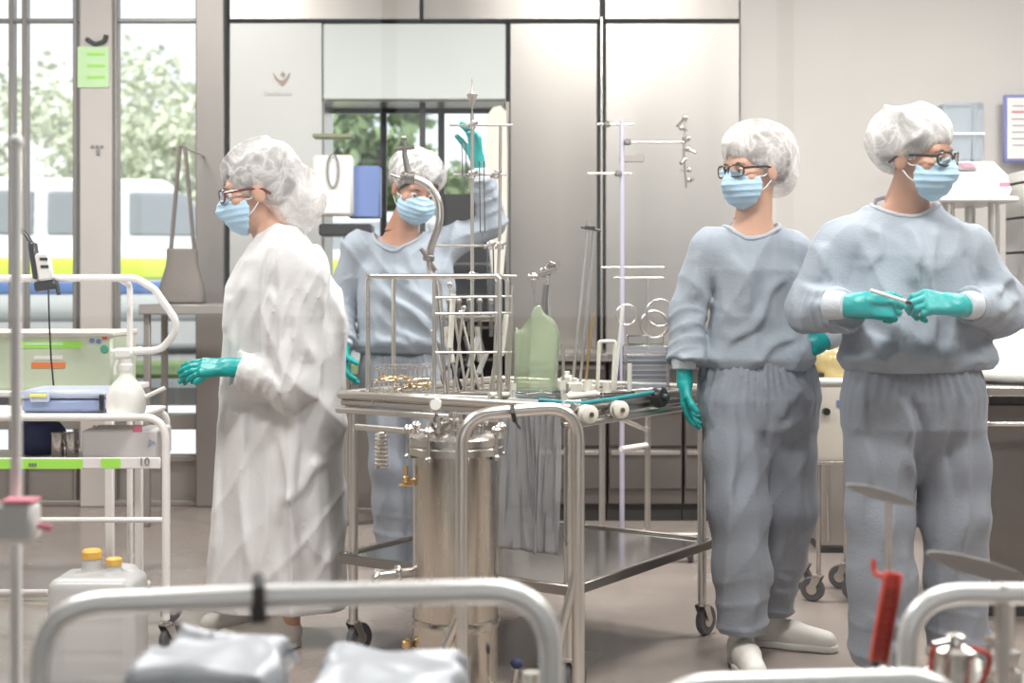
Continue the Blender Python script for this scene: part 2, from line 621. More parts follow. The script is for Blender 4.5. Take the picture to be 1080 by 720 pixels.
def loft(P, rings, n=2.4, yaw=0.0):
    """rings: (z, cx, cy, rx, ry) from low to high; rx across, ry front-back, turned by yaw"""
    A = np.array(rings, dtype=F)
    z = np.clip(P[:, 2], A[0, 0], A[-1, 0])
    cx, cy, rx, ry = (np.interp(z, A[:, 0], A[:, i]).astype(F) for i in (1, 2, 3, 4))
    dx, dy = P[:, 0] - cx, P[:, 1] - cy
    c, s = math.cos(yaw), math.sin(yaw)
    u, w = dx * c + dy * s, -dx * s + dy * c
    q = (np.abs(u / rx) ** n + np.abs(w / ry) ** n) ** (1.0 / n)
    d = (q - 1) * np.minimum(rx, ry)
    dz = np.maximum(A[0, 0] - P[:, 2], P[:, 2] - A[-1, 0])
    return np.where(dz > 0, np.sqrt(np.maximum(d, 0) ** 2 + dz * dz), smax(d, dz, 0.02))


def snoise(q, seed, n=5):
    rs = np.random.RandomState(seed)
    o = np.zeros(len(q), dtype=F)
    for i in range(n):
        d = rs.normal(size=3)
        d /= np.linalg.norm(d)
        d *= 0.7 + 0.9 * rs.rand()
        o += np.sin(q @ d.astype(F) + F(rs.rand() * 6.28))
    return o / (n * 0.62)


def ridge(P, sc3, seed, warp=1.2, p=2.0):
    q = P * np.array(sc3, dtype=F)
    w = np.stack([snoise(q * 0.45, seed + 11 + i, 4) for i in range(3)], 1)
    q = q + warp * w
    r = 1 - np.abs(snoise(q, seed, 5))
    return np.clip(r, 0, 1) ** p


def polygonise(f, lo, hi, h):
    """surface nets over the blocks the surface crosses"""
    lo = np.array(lo, dtype=np.float64)
    hi = np.array(hi, dtype=np.float64)
    B = 8
    nb = np.maximum(1, np.ceil((hi - lo) / (h * B)).astype(int))
    N = nb * B + 1
    bc = np.stack(np.meshgrid(*[np.arange(n) for n in nb], indexing='ij'), -1).reshape(-1, 3)
    cen = (lo + (bc + 0.5) * B * h).astype(F)
    dc = f(cen)
    rad = B * h * 0.87
    act = np.abs(dc) < rad * 1.75 + 0.012
    bc = bc[act]
    G = np.full(N, 1.0, dtype=F)
    sgn = np.full(tuple(nb), 1.0, dtype=F)
    sgn[tuple(np.stack(np.meshgrid(*[np.arange(n) for n in nb], indexing='ij'), -1).reshape(-1, 3).T)] = np.sign(dc)
    G[:-1, :-1, :-1] = np.repeat(np.repeat(np.repeat(sgn, B, 0), B, 1), B, 2)
    loc = np.stack(np.meshgrid(*[np.arange(B + 1)] * 3, indexing='ij'), -1).reshape(-1, 3)
    for s in range(0, len(bc), 900):
        idx = (bc[s:s + 900, None, :] * B + loc[None]).reshape(-1, 3)
        pts = (lo + idx * h).astype(F)
        G[idx[:, 0], idx[:, 1], idx[:, 2]] = f(pts)
    for ax in range(3):
        sl0 = [slice(None)] * 3
        sl0[ax] = 0
        G[tuple(sl0)] = np.maximum(G[tuple(sl0)], 0.001)
        sl0[ax] = -1
        G[tuple(sl0)] = np.maximum(G[tuple(sl0)], 0.001)
    ins = G < 0
    c = np.zeros(tuple(N - 1), dtype=np.int8)
    for dx in (0, 1):
        for dy in (0, 1):
            for dz in (0, 1):
                c += ins[dx:N[0] - 1 + dx, dy:N[1] - 1 + dy, dz:N[2] - 1 + dz]
    cells = np.argwhere((c > 0) & (c < 8))
    vid = np.full(tuple(N - 1), -1, dtype=np.int64)
    vid[tuple(cells.T)] = np.arange(len(cells))
    acc = np.zeros((len(cells), 3))
    cnt = np.zeros(len(cells))
    corners = [(x, y, z) for x in (0, 1) for y in (0, 1) for z in (0, 1)]
    for a in corners:
        for ax in range(3):
            if a[ax] == 0:
                b = list(a)
                b[ax] = 1
                ga = G[cells[:, 0] + a[0], cells[:, 1] + a[1], cells[:, 2] + a[2]]
                gb = G[cells[:, 0] + b[0], cells[:, 1] + b[1], cells[:, 2] + b[2]]
                m = (ga < 0) != (gb < 0)
                t = np.where(m, ga / np.where(m, ga - gb, 1), 0)
                p = np.array(a, dtype=np.float64)[None, :] * np.ones((len(cells), 1))
                p[:, ax] += t
                acc += p * m[:, None]
                cnt += m
    verts = lo + (cells + acc / cnt[:, None]) * h
    faces = []
    for ax in range(3):
        u, w = (ax + 1) % 3, (ax + 2) % 3
        sa = [slice(None)] * 3
        sb = [slice(None)] * 3
        sa[ax] = slice(0, -1)
        sb[ax] = slice(1, None)
        e = ins[tuple(sa)] != ins[tuple(sb)]
        ii = np.argwhere(e)
        ok = (ii[:, u] > 0) & (ii[:, w] > 0) & (ii[:, u] < N[u] - 1) & (ii[:, w] < N[w] - 1)
        ii = ii[ok]
        o = []
        for du, dw in ((-1, -1), (0, -1), (0, 0), (-1, 0)):
            q = ii.copy()
            q[:, u] += du
            q[:, w] += dw
            o.append(vid[tuple(q.T)])
        o = np.stack(o, 1)
        flip = ~ins[tuple(ii.T)]
        o[flip] = o[flip][:, ::-1]
        faces.append(o)
    return verts, np.concatenate(faces, 0)


def sdf_obj(name, f, lo, hi, h, mat_, parent=None):
    v, q = polygonise(f, lo, hi, h)
    return mesh_obj(name, v, q, mat_, parent, True, auto=False)


def bounds(pts, r):
    A = np.array([tuple(p) for p in pts])
    return A.min(0) - r, A.max(0) + r


# ------------------------------------------------------------------ the room
WY = 7.5            # the far wall
GY = 1.25           # the glass pane the photograph looks through


def struct(o):
    o['kind'] = 'structure'
    return o


mb = MB().box((0, 1.2, -0.05), (11, 12.8, 0.1))
struct(mb.build('floor', M['floor'], None, False))
mb = MB().box((0, 1.2, CEIL + 0.05), (11, 12.8, 0.1))
struct(mb.build('ceiling', M['ceil'], None, False))
mb = MB().box((-5.45, 1.2, CEIL / 2), (0.1, 12.8, CEIL))
struct(mb.build('wall_left', M['wall'], None, False))
mb = MB().box((5.45, 1.2, CEIL / 2), (0.1, 12.8, CEIL))
struct(mb.build('wall_right', M['wall'], None, False))


def X(px, Y=WY):
    return (px - 540) / FPX * Y


def Z(py, Y=WY):
    return EYE - (py - HOR) / FPX * Y


# the visitors' corridor behind the camera: a window front that the pane mirrors
b = MB()
b.box((0, -5.05, 0.30), (10.8, 0.12, 0.60))
b.box((0, -5.05, CEIL - 0.15), (10.8, 0.12, 0.30))
for px_ in (-5.3, -2.95, -0.65, 1.45, 3.4, 5.3):
    b.box((px_, -5.05, CEIL / 2), (0.07, 0.12, CEIL))
b.box((0, -5.05, 0.80), (10.8, 0.12, 0.40))
struct(b.build('wall_front', M['frame'], None, False))

# back wall: painted part on the right, a steel band above the machines, low parts
def wall_box(name, px0, px1, py0, py1, m, y0=WY, th=0.1):
    x0, x1, z1, z0 = X(px0), X(px1), Z(py0), Z(py1)
    b = MB().box(((x0 + x1) / 2, y0 + th / 2, (z0 + z1) / 2), (x1 - x0, th, z1 - z0), 0.004)
    return b.build(name, m, None)


b = MB()
x0, x1 = X(781), 5.4
b.box(((x0 + x1) / 2, WY + 0.05, CEIL / 2), (x1 - x0, 0.1, CEIL))
struct(b.build('wall_back', M['wall'], None, False))
# upper band of steel cladding panels above the washer line
for (a, c) in ((242, 443), (446, 633), (638, 780)):
    w = wall_box('cladding_panel', a, c, -128, 20.5, M['brushed'], WY)
    w.name = 'trim_1'
    struct(w)
g = MB()
g.box(((X(236) + X(781)) / 2, WY + 0.09, (Z(24) + Z(19)) / 2), (X(781) - X(236), 0.03, Z(15) - Z(28)))
for a in (240, 444.5, 535, 632, 636, 781):
    g.box((X(a), WY + 0.09, CEIL / 2), (0.03, 0.03, CEIL))
struct(g.build('trim_2', M['gap'], None, False))

# ------------------------------------------------------------------ window front on the left of the far wall
wx0, wx1 = -5.4, X(236)
zs = Z(438)         # sill
fr = MB()
posts = [(10, 5), (24, 5), (78, 5), (102, 34), (121, 4), (222, 30)]
win = thing('window_1', 'tall window front on the left of the far wall with taupe posts', 'window', (X(120), WY, 0))
del win['category'], win['label']
win['kind'] = 'structure'
for (a, wpx) in posts:
    m_ = M['column'] if wpx == 34 else M['frame']
    c_ = MB().box((X(a), WY + 0.05, CEIL / 2), (wpx / FPX * WY, 0.14 if wpx > 20 else 0.07, CEIL), 0.006)
    c_.build('window_post', m_, win)
for (py, hpx, dpt) in ((20, 4, 0.06), (445, 16, 0.12), (484, 7, 0.10), (531, 6, 0.10)):
    c_ = MB().box(((wx0 + wx1) / 2, WY + 0.06, Z(py)), (wx1 - wx0, dpt, hpx / FPX * WY), 0.005)
    c_.build('window_rail', M['frame'], win)
MB().box(((wx0 + wx1) / 2, WY + 0.07, (Z(20) + Z(445)) / 2), (wx1 - wx0, 0.012, Z(20) - Z(445))).build('glass_pane', M['glass'], win, False)
MB().box(((wx0 + wx1) / 2, WY + 0.07, (Z(445) + Z(484)) / 2), (wx1 - wx0, 0.012, Z(445) - Z(484))).build('glass_pane', M['glass'], win, False)
MB().box(((wx0 + wx1) / 2, WY + 0.07, (Z(484) + Z(531)) / 2), (wx1 - wx0, 0.03, Z(484) - Z(531))).build('lower_panel', M['bluegrey'] if False else M['cab_line'], win, False)
MB().box(((wx0 + wx1) / 2, WY + 0.07, 2.95), (wx1 - wx0, 0.012, 0.7)).build('glass_pane', M['glass'], win, False)

# label and small marking on the pale column
lab = thing('column_label', 'lime green label with black curved mark high on the pale column', 'label', (X(100), WY - 0.03, Z(93)))
yb = WY - 0.026
MB().box((X(100), yb, (Z(50) + Z(93)) / 2), (X(117) - X(84), 0.004, Z(50) - Z(93))).build('green_sheet', M['lime_pale'], lab, False)
b = MB()
for k in range(3):
    b.box((X(103), yb - 0.004, Z(58 + k * 12)), (X(112) - X(93), 0.003, 0.014))
b.build('print_bar', M['lime'], lab, False)
b = MB().tube(round_path([(X(93), yb - 0.006, Z(42)), (X(102), yb - 0.006, Z(48)), (X(112), yb - 0.006, Z(45)), (X(114), yb - 0.006, Z(38))], 0.03), 0.012)
b.build('black_curve', M['black'], lab)
b = MB()
for k in range(3):
    b.box((X(99 + k * 5), yb, Z(155)), (0.016, 0.004, 0.014))
b.box((X(105), yb, Z(161)), (0.02, 0.004, 0.03))
tag(b.build('column_marking', M['ink'], None, False), 'tiny grey T shaped marking halfway up the pale column', 'sign')

# ------------------------------------------------------------------ pass-through washer in the far wall
wash = thing('pass_through_washer', 'wall-high pass-through washer with an open hatch under a white panel', 'washer', (X(440), WY, 0))


def wpart(name, px0, px1, py0, py1, m, y=WY - 0.03, th=0.13, bev=0.006):
    x0, x1, z1, z0 = X(px0), X(px1), Z(py0), Z(py1)
    return MB().box(((x0 + x1) / 2, y + th / 2, (z0 + z1) / 2), (x1 - x0, th, z1 - z0), bev).build(name, m, wash)


wpart('side_panel', 243, 340.5, 25, 534, M['panel_light'])
wpart('upper_panel', 342, 533.5, 26.5, 106, M['panel_white'], WY - 0.045, 0.14)
wpart('steel_side_panel', 537.5, 630, 25, 534, M['brushed'])['label'] = 'brushed steel side panel'
wpart('lower_panel', 342, 533.5, 405, 534, M['brushed'])
# chamber lining
ch = MB()
xa, xb, za, zb, dp = X(342), X(533.5), Z(405), Z(107), 0.36
ch.box((xa - 0.01, WY + dp / 2, (za + zb) / 2), (0.02, dp, zb - za))
ch.box((xb + 0.01, WY + dp / 2, (za + zb) / 2), (0.02, dp, zb - za))
ch.box(((xa + xb) / 2, WY + dp / 2, zb + 0.01), (xb - xa, dp, 0.02))
ch.box(((xa + xb) / 2, WY + dp / 2, za - 0.01), (xb - xa, dp, 0.02))
ch.build('chamber', M['brushed'], wash, False)
ch = MB()
for px in (398, 462):
    ch.box((X(px), WY + dp, (za + zb) / 2), (0.035, 0.05, zb - za), 0.004)
ch.box(((xa + xb) / 2, WY + dp, zb - 0.01), (xb - xa, 0.04, 0.02), 0.004)
ch.build('far_frame', M['black'], wash)
MB().box(((xa + X(462)) / 2, WY + dp + 0.01, (za + zb) / 2), (X(462) - xa, 0.01, zb - za)).build('far_glass', M['glass'], wash, False)
MB().box(((xb + X(462)) / 2, WY + dp + 0.01, (za + Z(200)) / 2), (xb - X(462), 0.02, Z(200) - za)).build('far_dark_sheet', M['gap'], wash, False)  # dark sheet put in for the black interior of the hatch
# emblem and lettering on the left panel
em = thing('wall_emblem', 'small brown winged emblem over faint lettering on the washer panel', 'sign', (X(297), WY - 0.03, Z(105)))
ye = WY - 0.033


def epoly(pts, name, m, parent, y=ye, th=0.003):
    return MB().prism([(X(a), y, Z(c)) for a, c in pts], (0, -th, 0)).build(name, m, parent, False)


emm = mat('emblem_brown', (0.42, 0.30, 0.26), 0.5, var=0.05)
epoly([(289, 77), (294, 84), (298, 86), (302, 84), (307, 77), (306, 82), (302, 89), (299, 92), (296, 89), (291, 84)], 'wings', emm, em)
epoly([(297, 80), (299, 76), (302, 79), (300, 83)], 'crest', emm, em)
emt = mat('faint_lettering', (0.60, 0.60, 0.58), 0.5, var=0.02)
b = MB()
for k, ch_ in enumerate((5, 3, 3, 5, 3, 3, 3)):
    b.box((X(281 + k * 4.3), ye, Z(101 - ch_ * 0.4)), (0.012, 0.003, ch_ / 200 * 1.0))
    if k % 2:
        b.box((X(281 + k * 4.3 + 1.5), ye, Z(101)), (0.014, 0.003, 0.004))
b.build('lettering', emt, em, False)
# plain steel bay right of the washer
bay = thing('steel_wall_bay', 'tall plain steel cladding bay right of the washer', 'panel', (X(710), WY, 0))
MB().box(((X(638) + X(779.5)) / 2, WY + 0.03, (Z(25) + 0.0) / 2), (X(779.5) - X(638), 0.12, Z(25)), 0.006).build('bay_panel', M['bay'], bay)
MB().box((X(634), WY + 0.02, 1.3), (0.012, 0.12, 2.55), 0.002).build('joint_strip', M['steel'], bay)

# ------------------------------------------------------------------ low cabinet run along the far wall
cabs = [(560, 640), (641, 720), (721, 800)]
for i, (a, c) in enumerate(cabs):
    Yc = 7.0
    t = thing('low_cabinet', ['dark steel base cabinet behind the table legs, leftmost', 'dark steel base cabinet behind the steel table, middle one', 'dark steel base cabinet behind the woman with the twisted head'][i], 'cabinet', (X((a + c) / 2, Yc), Yc, 0), 'base cabinets along the far wall')
    x0, x1 = X(a, Yc), X(c, Yc)
    MB().box(((x0 + x1) / 2, 7.23, 0.44), (x1 - x0 - 0.004, 0.46, 0.70), 0.004).build('body', M['cab'], t)
    MB().box(((x0 + x1) / 2, 7.25, 0.045), (x1 - x0, 0.40, 0.09)).build('plinth', M['gap'], t)
    for k in range(3):
        zc = 0.70 - k * 0.21
        d = MB().box(((x0 + x1) / 2, 6.99, zc - 0.015), (x1 - x0 - 0.012, 0.02, 0.195), 0.003).build('drawer', M['cab'], t)
        MB().box(((x0 + x1) / 2, 6.975, zc + 0.065), (x1 - x0 - 0.03, 0.014, 0.022), 0.003).build('handle', M['cab_line'], d)
b = MB().box(((X(558, 7) + X(802, 7)) / 2, 7.18, 0.815), (X(802, 7) - X(558, 7), 0.53, 0.04), 0.006)
tag(b.build('worktop', M['steel'], None), 'long steel worktop over the dark base cabinets', 'worktop')

# ------------------------------------------------------------------ things on the floor, large first
def uframe(px0, px1, ztop, Ya, Yb, r, x_corner=0.09):
    """inverted U tube from floor to floor; ends at depth Ya (left) and Yb (right)"""
    p = [at(px0, 300, Ya), at(px1, 300, Yb)]
    a, c = p
    return round_path([(a.x, a.y, 0.05), (a.x, a.y, ztop), (c.x, c.y, ztop), (c.x, c.y, 0.05)], x_corner, 10)


def castor(parent, x, y, r=0.05, turn=0.0, top=None):
    """swivel castor standing on the floor"""
    c = MB().tube([(x, y, r * 2.0), (x, y, top or r * 2.6)], 0.009, 10)
    c.lathe([(0.004, 0), (0.022, 0.002), (0.022, 0.008), (0.004, 0.012)], (x, y, r * 2.05), (0, 0, 1), 16)
    d = Vector((math.cos(turn), math.sin(turn), 0))
    s = Vector((-d.y, d.x, 0))
    wc_ = Vector((x, y, r)) + d * r * 0.5
    for k in (-1, 1):
        c.prism([Vector((x, y, r * 2.05)) + s * 0.017 * k - d * 0.016, Vector((x, y, r * 2.05)) + s * 0.017 * k + d * 0.018, wc_ + s * 0.017 * k + d * 0.012, wc_ + s * 0.017 * k - d * 0.012], s * 0.003 * k)
    co = c.build('castor', M['tube'], parent)
    MB().lathe([(r * 0.5, -0.012), (r * 0.92, -0.012), (r, -0.007), (r, 0.007), (r * 0.92, 0.012), (r * 0.5, 0.012)], wc_, s, 24).build('castor_wheel', M['rubber'], co)
    MB().lathe([(0.002, -0.015), (r * 0.45, -0.0135), (r * 0.45, 0.0135), (0.002, 0.015)], wc_, s, 16).build('wheel_hub', M['tube'], co)
    return co


# ---- steel table (turned), with lower shelf
C = Vector((0.17, 4.0, 0))
U = Vector((0.56, 0.828, 0)).normalized()
Vv = Vector((-0.828, 0.56, 0)).normalized()
LU, LV = 0.90, 0.86
ZT = 0.812


def T(u, v, z):
    p = C + U * u + Vv * v
    return Vector((p.x, p.y, z))


RT = Matrix((U, Vv, UP)).transposed()
tab = thing('instrument_table', 'turned stainless steel work table with raised rim and glossy lower shelf', 'table', T(LU / 2, LV / 2, 0))
MB().box(T(LU / 2, LV / 2, ZT - 0.012), (LU, LV, 0.02), 0.004, RT).build('tabletop', M['steel'], tab)
for (a, c) in (((0, 0), (LU, 0)), ((LU, 0), (LU, LV)), ((LU, LV), (0, LV)), ((0, LV), (0, 0))):
    MB().tube([T(a[0], a[1], ZT + 0.012), T(c[0], c[1], ZT + 0.012)], 0.013, 12).build('rim_tube', M['tube'], tab)
for (a, c) in (((0, -0.012), (LU, -0.012)), ((-0.012, LV), (-0.012, 0))):
    MB().tube([T(a[0], a[1], ZT - 0.035), T(c[0], c[1], ZT - 0.035)], 0.010, 12).build('guide_rail', M['tube'], tab)
for (u, v) in ((0.03, 0.03), (LU - 0.03, 0.03), (LU - 0.03, LV - 0.03), (0.03, LV - 0.03)):
    lg = MB().tube([T(u, v, 0.10), T(u, v, ZT - 0.03)], 0.015, 12)
    lo_ = lg.build('leg', M['tube'], tab)
    castor(tab, T(u, v, 0).x, T(u, v, 0).y, 0.05, 0.9)
ZS = 0.317
MB().box(T(LU / 2, LV / 2, ZS - 0.006), (LU - 0.02, LV - 0.02, 0.010), 0.002, RT).build('lower_shelf', mat('glossy_shelf', (0.55, 0.56, 0.57), 0.12, 1.0, var=0.02), tab)
b = MB()
for (a, c) in (((0, 0), (LU, 0)), ((LU, 0), (LU, LV)), ((LU, LV), (0, LV)), ((0, LV), (0, 0))):
    m_ = (T(a[0], a[1], ZS - 0.008) + T(c[0], c[1], ZS - 0.008)) / 2
    ln = (T(a[0], a[1], 0) - T(c[0], c[1], 0)).length
    R_ = RT if a[1] == c[1] else RT @ Matrix.Rotation(math.pi / 2, 3, 'Z')
    b.box(m_, (ln, 0.018, 0.030), 0.003, R_)
b.build('shelf_edge', M['steel_dark'], tab)
b = MB()
for k in range(9):
    v = 0.08 + k * 0.087
    b.tube([T(0.02, v, ZT + 0.004), T(LU - 0.02, v, ZT + 0.004)], 0.003, 6)
b.build('support_grid', M['tube'], tab)
# rollers on the near long edge
for i, (px, lab_) in enumerate(((617, 'white roller wheel on the table edge nearest the upright rail'), (657, 'white roller wheel on the table edge, the farther one'))):
    u = (0.025, 0.20)[i]
    c = T(u, -0.035, ZT - 0.006)
    t = MB().lathe([(0.006, -0.022), (0.020, -0.020), (0.026, -0.016), (0.026, -0.008), (0.017, -0.004), (0.017, 0.004), (0.026, 0.008), (0.026, 0.016), (0.020, 0.020), (0.006, 0.022)], c, -Vv * 0.85 + U * -0.5, 28)
    o = t.build('roller', M['ivory'], tab)
    o['label'] = 'white plastic roller'
    MB().lathe([(0.001, -0.026), (0.007, -0.026), (0.007, 0.026), (0.001, 0.026)], c, -Vv * 0.85 + U * -0.5, 12).build('roller_pin', M['steel_dark'], o)
c = T(0.46, -0.03, ZT + 0.012)
MB().lathe([(0.010, -0.02), (0.030, -0.016), (0.034, 0.0), (0.030, 0.014), (0.012, 0.016), (0.010, 0.03)], c, -Vv, 24).build('clamping_knob', M['black'], tab)
MB().lathe([(0.002, 0.016), (0.011, 0.016), (0.011, 0.022), (0.002, 0.023)], c, -Vv, 12).build('knob_cap', M['tube'], tab)
hz = MB().tube(round_path([T(-0.02, 0.10, ZT + 0.03), T(0.02, -0.01, ZT + 0.022), T(0.25, -0.022, ZT + 0.026), T(0.50, -0.02, ZT + 0.03), T(0.62, 0.06, ZT + 0.026)], 0.06), 0.006, 8)
tag(hz.build('thin_hose', M['teal_hose'], None), 'thin dark teal hose lying along the near table rim', 'hose')

# ---- pressure vessel in front of the table
tk = thing('pressure_vessel', 'tall cylindrical steel pressure vessel with a bolted lid standing before the table', 'vessel', (-0.1475, 3.72, 0))
tx, ty, tr_ = -0.1475, 3.72, 0.112
MB().lathe([(0.06, 0.10), (tr_ - 0.02, 0.105), (tr_, 0.14), (tr_, 0.735)], (tx, ty, 0), UP, 48).build('shell', M['tank'], tk)
MB().lathe([(tr_ + 0.002, 0.728), (tr_ + 0.014, 0.730), (tr_ + 0.014, 0.748), (tr_ + 0.010, 0.752), (tr_ + 0.014, 0.756), (tr_ + 0.014, 0.772), (tr_ - 0.01, 0.782), (0.03, 0.792), (0.001, 0.794)], (tx, ty, 0), UP, 48).build('lid', M['steel'], tk)
b = MB().lathe([(tr_ + 0.001, 0.28), (tr_ + 0.004, 0.285), (tr_ + 0.004, 0.30), (tr_ + 0.001, 0.305)], (tx, ty, 0), UP, 48, False)
b.build('weld_band', M['tank'], tk)
for k in range(8):
    a = 2 * math.pi * k / 8 + 0.25
    cx, cy = tx + (tr_ + 0.012) * math.cos(a), ty + (tr_ + 0.012) * math.sin(a)
    MB().lathe([(0.012, -0.052), (0.012, -0.044), (0.006, -0.040), (0.006, 0.012), (0.013, 0.016), (0.014, 0.026), (0.008, 0.034), (0.002, 0.036)], (cx, cy, 0.772), UP, 12).build('lid_bolt', M['steel'], tk)
for (dx, dy, h_, r_) in ((-0.045, -0.03, 0.045, 0.020), (0.035, -0.045, 0.055, 0.026), (0.06, 0.03, 0.04, 0.018), (-0.005, 0.03, 0.05, 0.016)):
    MB().lathe([(r_, 0), (r_, h_ * 0.35), (r_ * 1.5, h_ * 0.4), (r_ * 1.5, h_ * 0.62), (r_, h_ * 0.68), (r_, h_ * 0.95), (r_ * 0.3, h_)], (tx + dx, ty + dy, 0.785), UP, 20).build('port', M['steel'], tk)
g = MB().tube([(tx - 0.045, ty - 0.02, 0.80), (tx - 0.050, ty - 0.03, 0.848)], 0.005, 8)
go = g.build('gauge_stem', M['steel'], tk)
gc = Vector((tx - 0.052, ty - 0.035, 0.857))
MB().lathe([(0.001, -0.006), (0.017, -0.006), (0.017, 0.010), (0.015, 0.012)], gc, (0.15, -1, 0.25), 24, True).build('gauge_case', M['steel'], go)
MB().lathe([(0.001, 0.0122), (0.0145, 0.0122), (0.0145, 0.0128), (0.001, 0.013)], gc, (0.15, -1, 0.25), 24).build('gauge_dial', M['white'], go)
for k in range(3):
    a = 2 * math.pi * k / 3 + 0.6
    MB().tube([(tx + 0.085 * math.cos(a), ty + 0.085 * math.sin(a), 0.0), (tx + 0.085 * math.cos(a), ty + 0.085 * math.sin(a), 0.14)], 0.013, 12).build('foot', M['tube'], tk)
# side fittings
b = MB().tube(round_path([(tx - 0.10, ty - 0.02, 0.66), (tx - 0.128, ty - 0.03, 0.66), (tx - 0.128, ty - 0.03, 0.70)], 0.01), 0.006, 8)
b.sphere((tx - 0.128, ty - 0.03, 0.665), 0.011)
b.tube([(tx - 0.145, ty - 0.03, 0.650), (tx - 0.112, ty - 0.03, 0.650)], 0.004, 6)
b.build('drain_cock', M['brass'], tk)['label'] = 'small brass cock'
b = MB()
for z in (0.235, 0.19, 0.15):
    b.lathe([(0.010, -0.010), (0.014, -0.008), (0.014, 0.008), (0.010, 0.010)], (tx - 0.125, ty - 0.02, z), UP, 14)
b.tube([(tx - 0.125, ty - 0.02, 0.12), (tx - 0.125, ty - 0.02, 0.25)], 0.006, 8)
b.tube([(tx - 0.125, ty - 0.02, 0.20), (tx - 0.10, ty - 0.02, 0.20)], 0.006, 8)
b.build('level_fitting', M['brass'], tk)
b = MB().tube(round_path([(tx - 0.10, ty, 0.42), (tx - 0.20, ty - 0.04, 0.415), (tx - 0.215, ty - 0.05, 0.38)], 0.02), 0.014, 12)
b.lathe([(0.022, -0.006), (0.024, 0), (0.022, 0.006)], (tx - 0.15, ty - 0.02, 0.418), (-1, -0.4, 0), 18)
b.build('side_outlet', M['steel'], tk)
b = MB().tube(round_path([(tx + 0.10, ty - 0.03, 0.12), (tx + 0.15, ty - 0.05, 0.13), (tx + 0.158, ty - 0.05, 0.18)], 0.02), 0.007, 10)
vo = b.build('bottom_valve', M['steel'], tk)
MB().sphere((tx + 0.160, ty - 0.05, 0.193), 0.017, 12, (1, 1, 0.8)).build('valve_knob', M['navy'], vo)
# pipe going left from the lid
pp_ = thing('steel_pipe', 'horizontal steel pipe with a coiled spring below the left side of the table', 'pipe', at(418, 452, 3.9))
MB().tube([at(376, 450, 4.05), at(450, 456, 3.80)], 0.009, 12).build('pipe', M['tube'], pp_)
sp = [at(402 + 6 * math.cos(t * 0.9), 456 + t * 0.62, 3.97 + 0.016 * math.sin(t * 0.9)) for t in range(60)]
MB().tube(sp, 0.004, 6).build('spring', M['tube'], pp_)

# ---- push-cart with the tall tube handle, between pane and table
rc = thing('tube_handle_cart', 'upright bent steel tube handle frame standing in front of the table', 'cart', (0.0, 3.45, 0))
YR = 3.45
zt_ = Z(438, YR)
pa, pb = at(487, 300, YR), at(610, 300, YR + 0.06)
MB().tube(round_path([(pa.x, pa.y, 0.09), (pa.x, pa.y, zt_), (pb.x, pb.y, zt_ + 0.018), (pb.x, pb.y, 0.09)], 0.085, 12), 0.0155, 16).build('handle_tube', M['tube'], rc)
MB().tube([(pa.x, pa.y, Z(636, YR) - 0.02), (pa.x - 0.13, pa.y + 0.02, 0.09)], 0.012, 12).build('brace', M['tube'], rc)
MB().tube([(pb.x, pb.y, Z(600, YR)), (pb.x - 0.10, pb.y - 0.01, 0.09)], 0.012, 12).build('brace', M['tube'], rc)
MB().box(((pa.x + pb.x) / 2, YR + 0.02, 0.085), (pb.x - pa.x + 0.06, 0.10, 0.03), 0.006).build('base_bar', M['tube'], rc)
castor(rc, pa.x, pa.y + 0.02, 0.034, 0.5)
castor(rc, pb.x, pb.y + 0.02, 0.034, 2.5)
b = MB().tube([at(540, 428, YR) + Vector((0, 0.0, 0)), at(541, 436, YR - 0.02), at(543, 444, YR - 0.012)], 0.006, 8)
b.tube([at(543, 444, YR - 0.012), at(549, 452, YR - 0.02)], 0.003, 6)
b.build('cable_tie', M['black'], rc)

# ---- low trolley frame behind the table
lt = thing('low_trolley', 'low tubular steel trolley frame standing behind the lower table shelf', 'trolley', (0.38, 5.75, 0))


def P6(px, py, Y):
    return at(px, py, Y)


for (px, py0, py1, Y) in ((635, 455, 545, 5.75), (683, 432, 540, 5.95)):
    a = at(px, py0, Y)
    fz = 0.115
    MB().tube(round_path([(a.x, Y, 0.74 if px == 683 else 0.66), (a.x, Y, fz + 0.02), (a.x - 0.10, Y - 0.02, fz)], 0.03), 0.013, 12).build('leg', M['tube'], lt)
MB().tube([(at(570, 0, 5.6).x, 5.6, 0.115), (at(668, 0, 5.75).x, 5.75, 0.110)], 0.018, 12).build('floor_tube', M['tube'], lt)
MB().tube([(at(566, 0, 5.9).x, 5.9, 0.115), (at(735, 0, 6.0).x, 6.0, 0.110)], 0.018, 12).build('floor_tube', M['tube'], lt)
MB().tube([(at(635, 0, 5.75).x, 5.75, 0.66), (at(683, 0, 5.95).x, 5.95, 0.56)], 0.010, 10).build('cross_tube', M['tube'], lt)
MB().tube([(at(655, 0, 5.8).x, 5.8, 0.50), (at(683, 0, 5.95).x, 5.95, 0.50)], 0.011, 10).build('stub_handle', M['white_tube'], lt)
for (px, Y, tn) in ((575, 5.62, 0.3), (660, 5.76, 2.0), (597, 5.9, 0.2), (728, 5.98, 1.4)):
    castor(lt, at(px, 0, Y).x, Y, 0.045, tn)

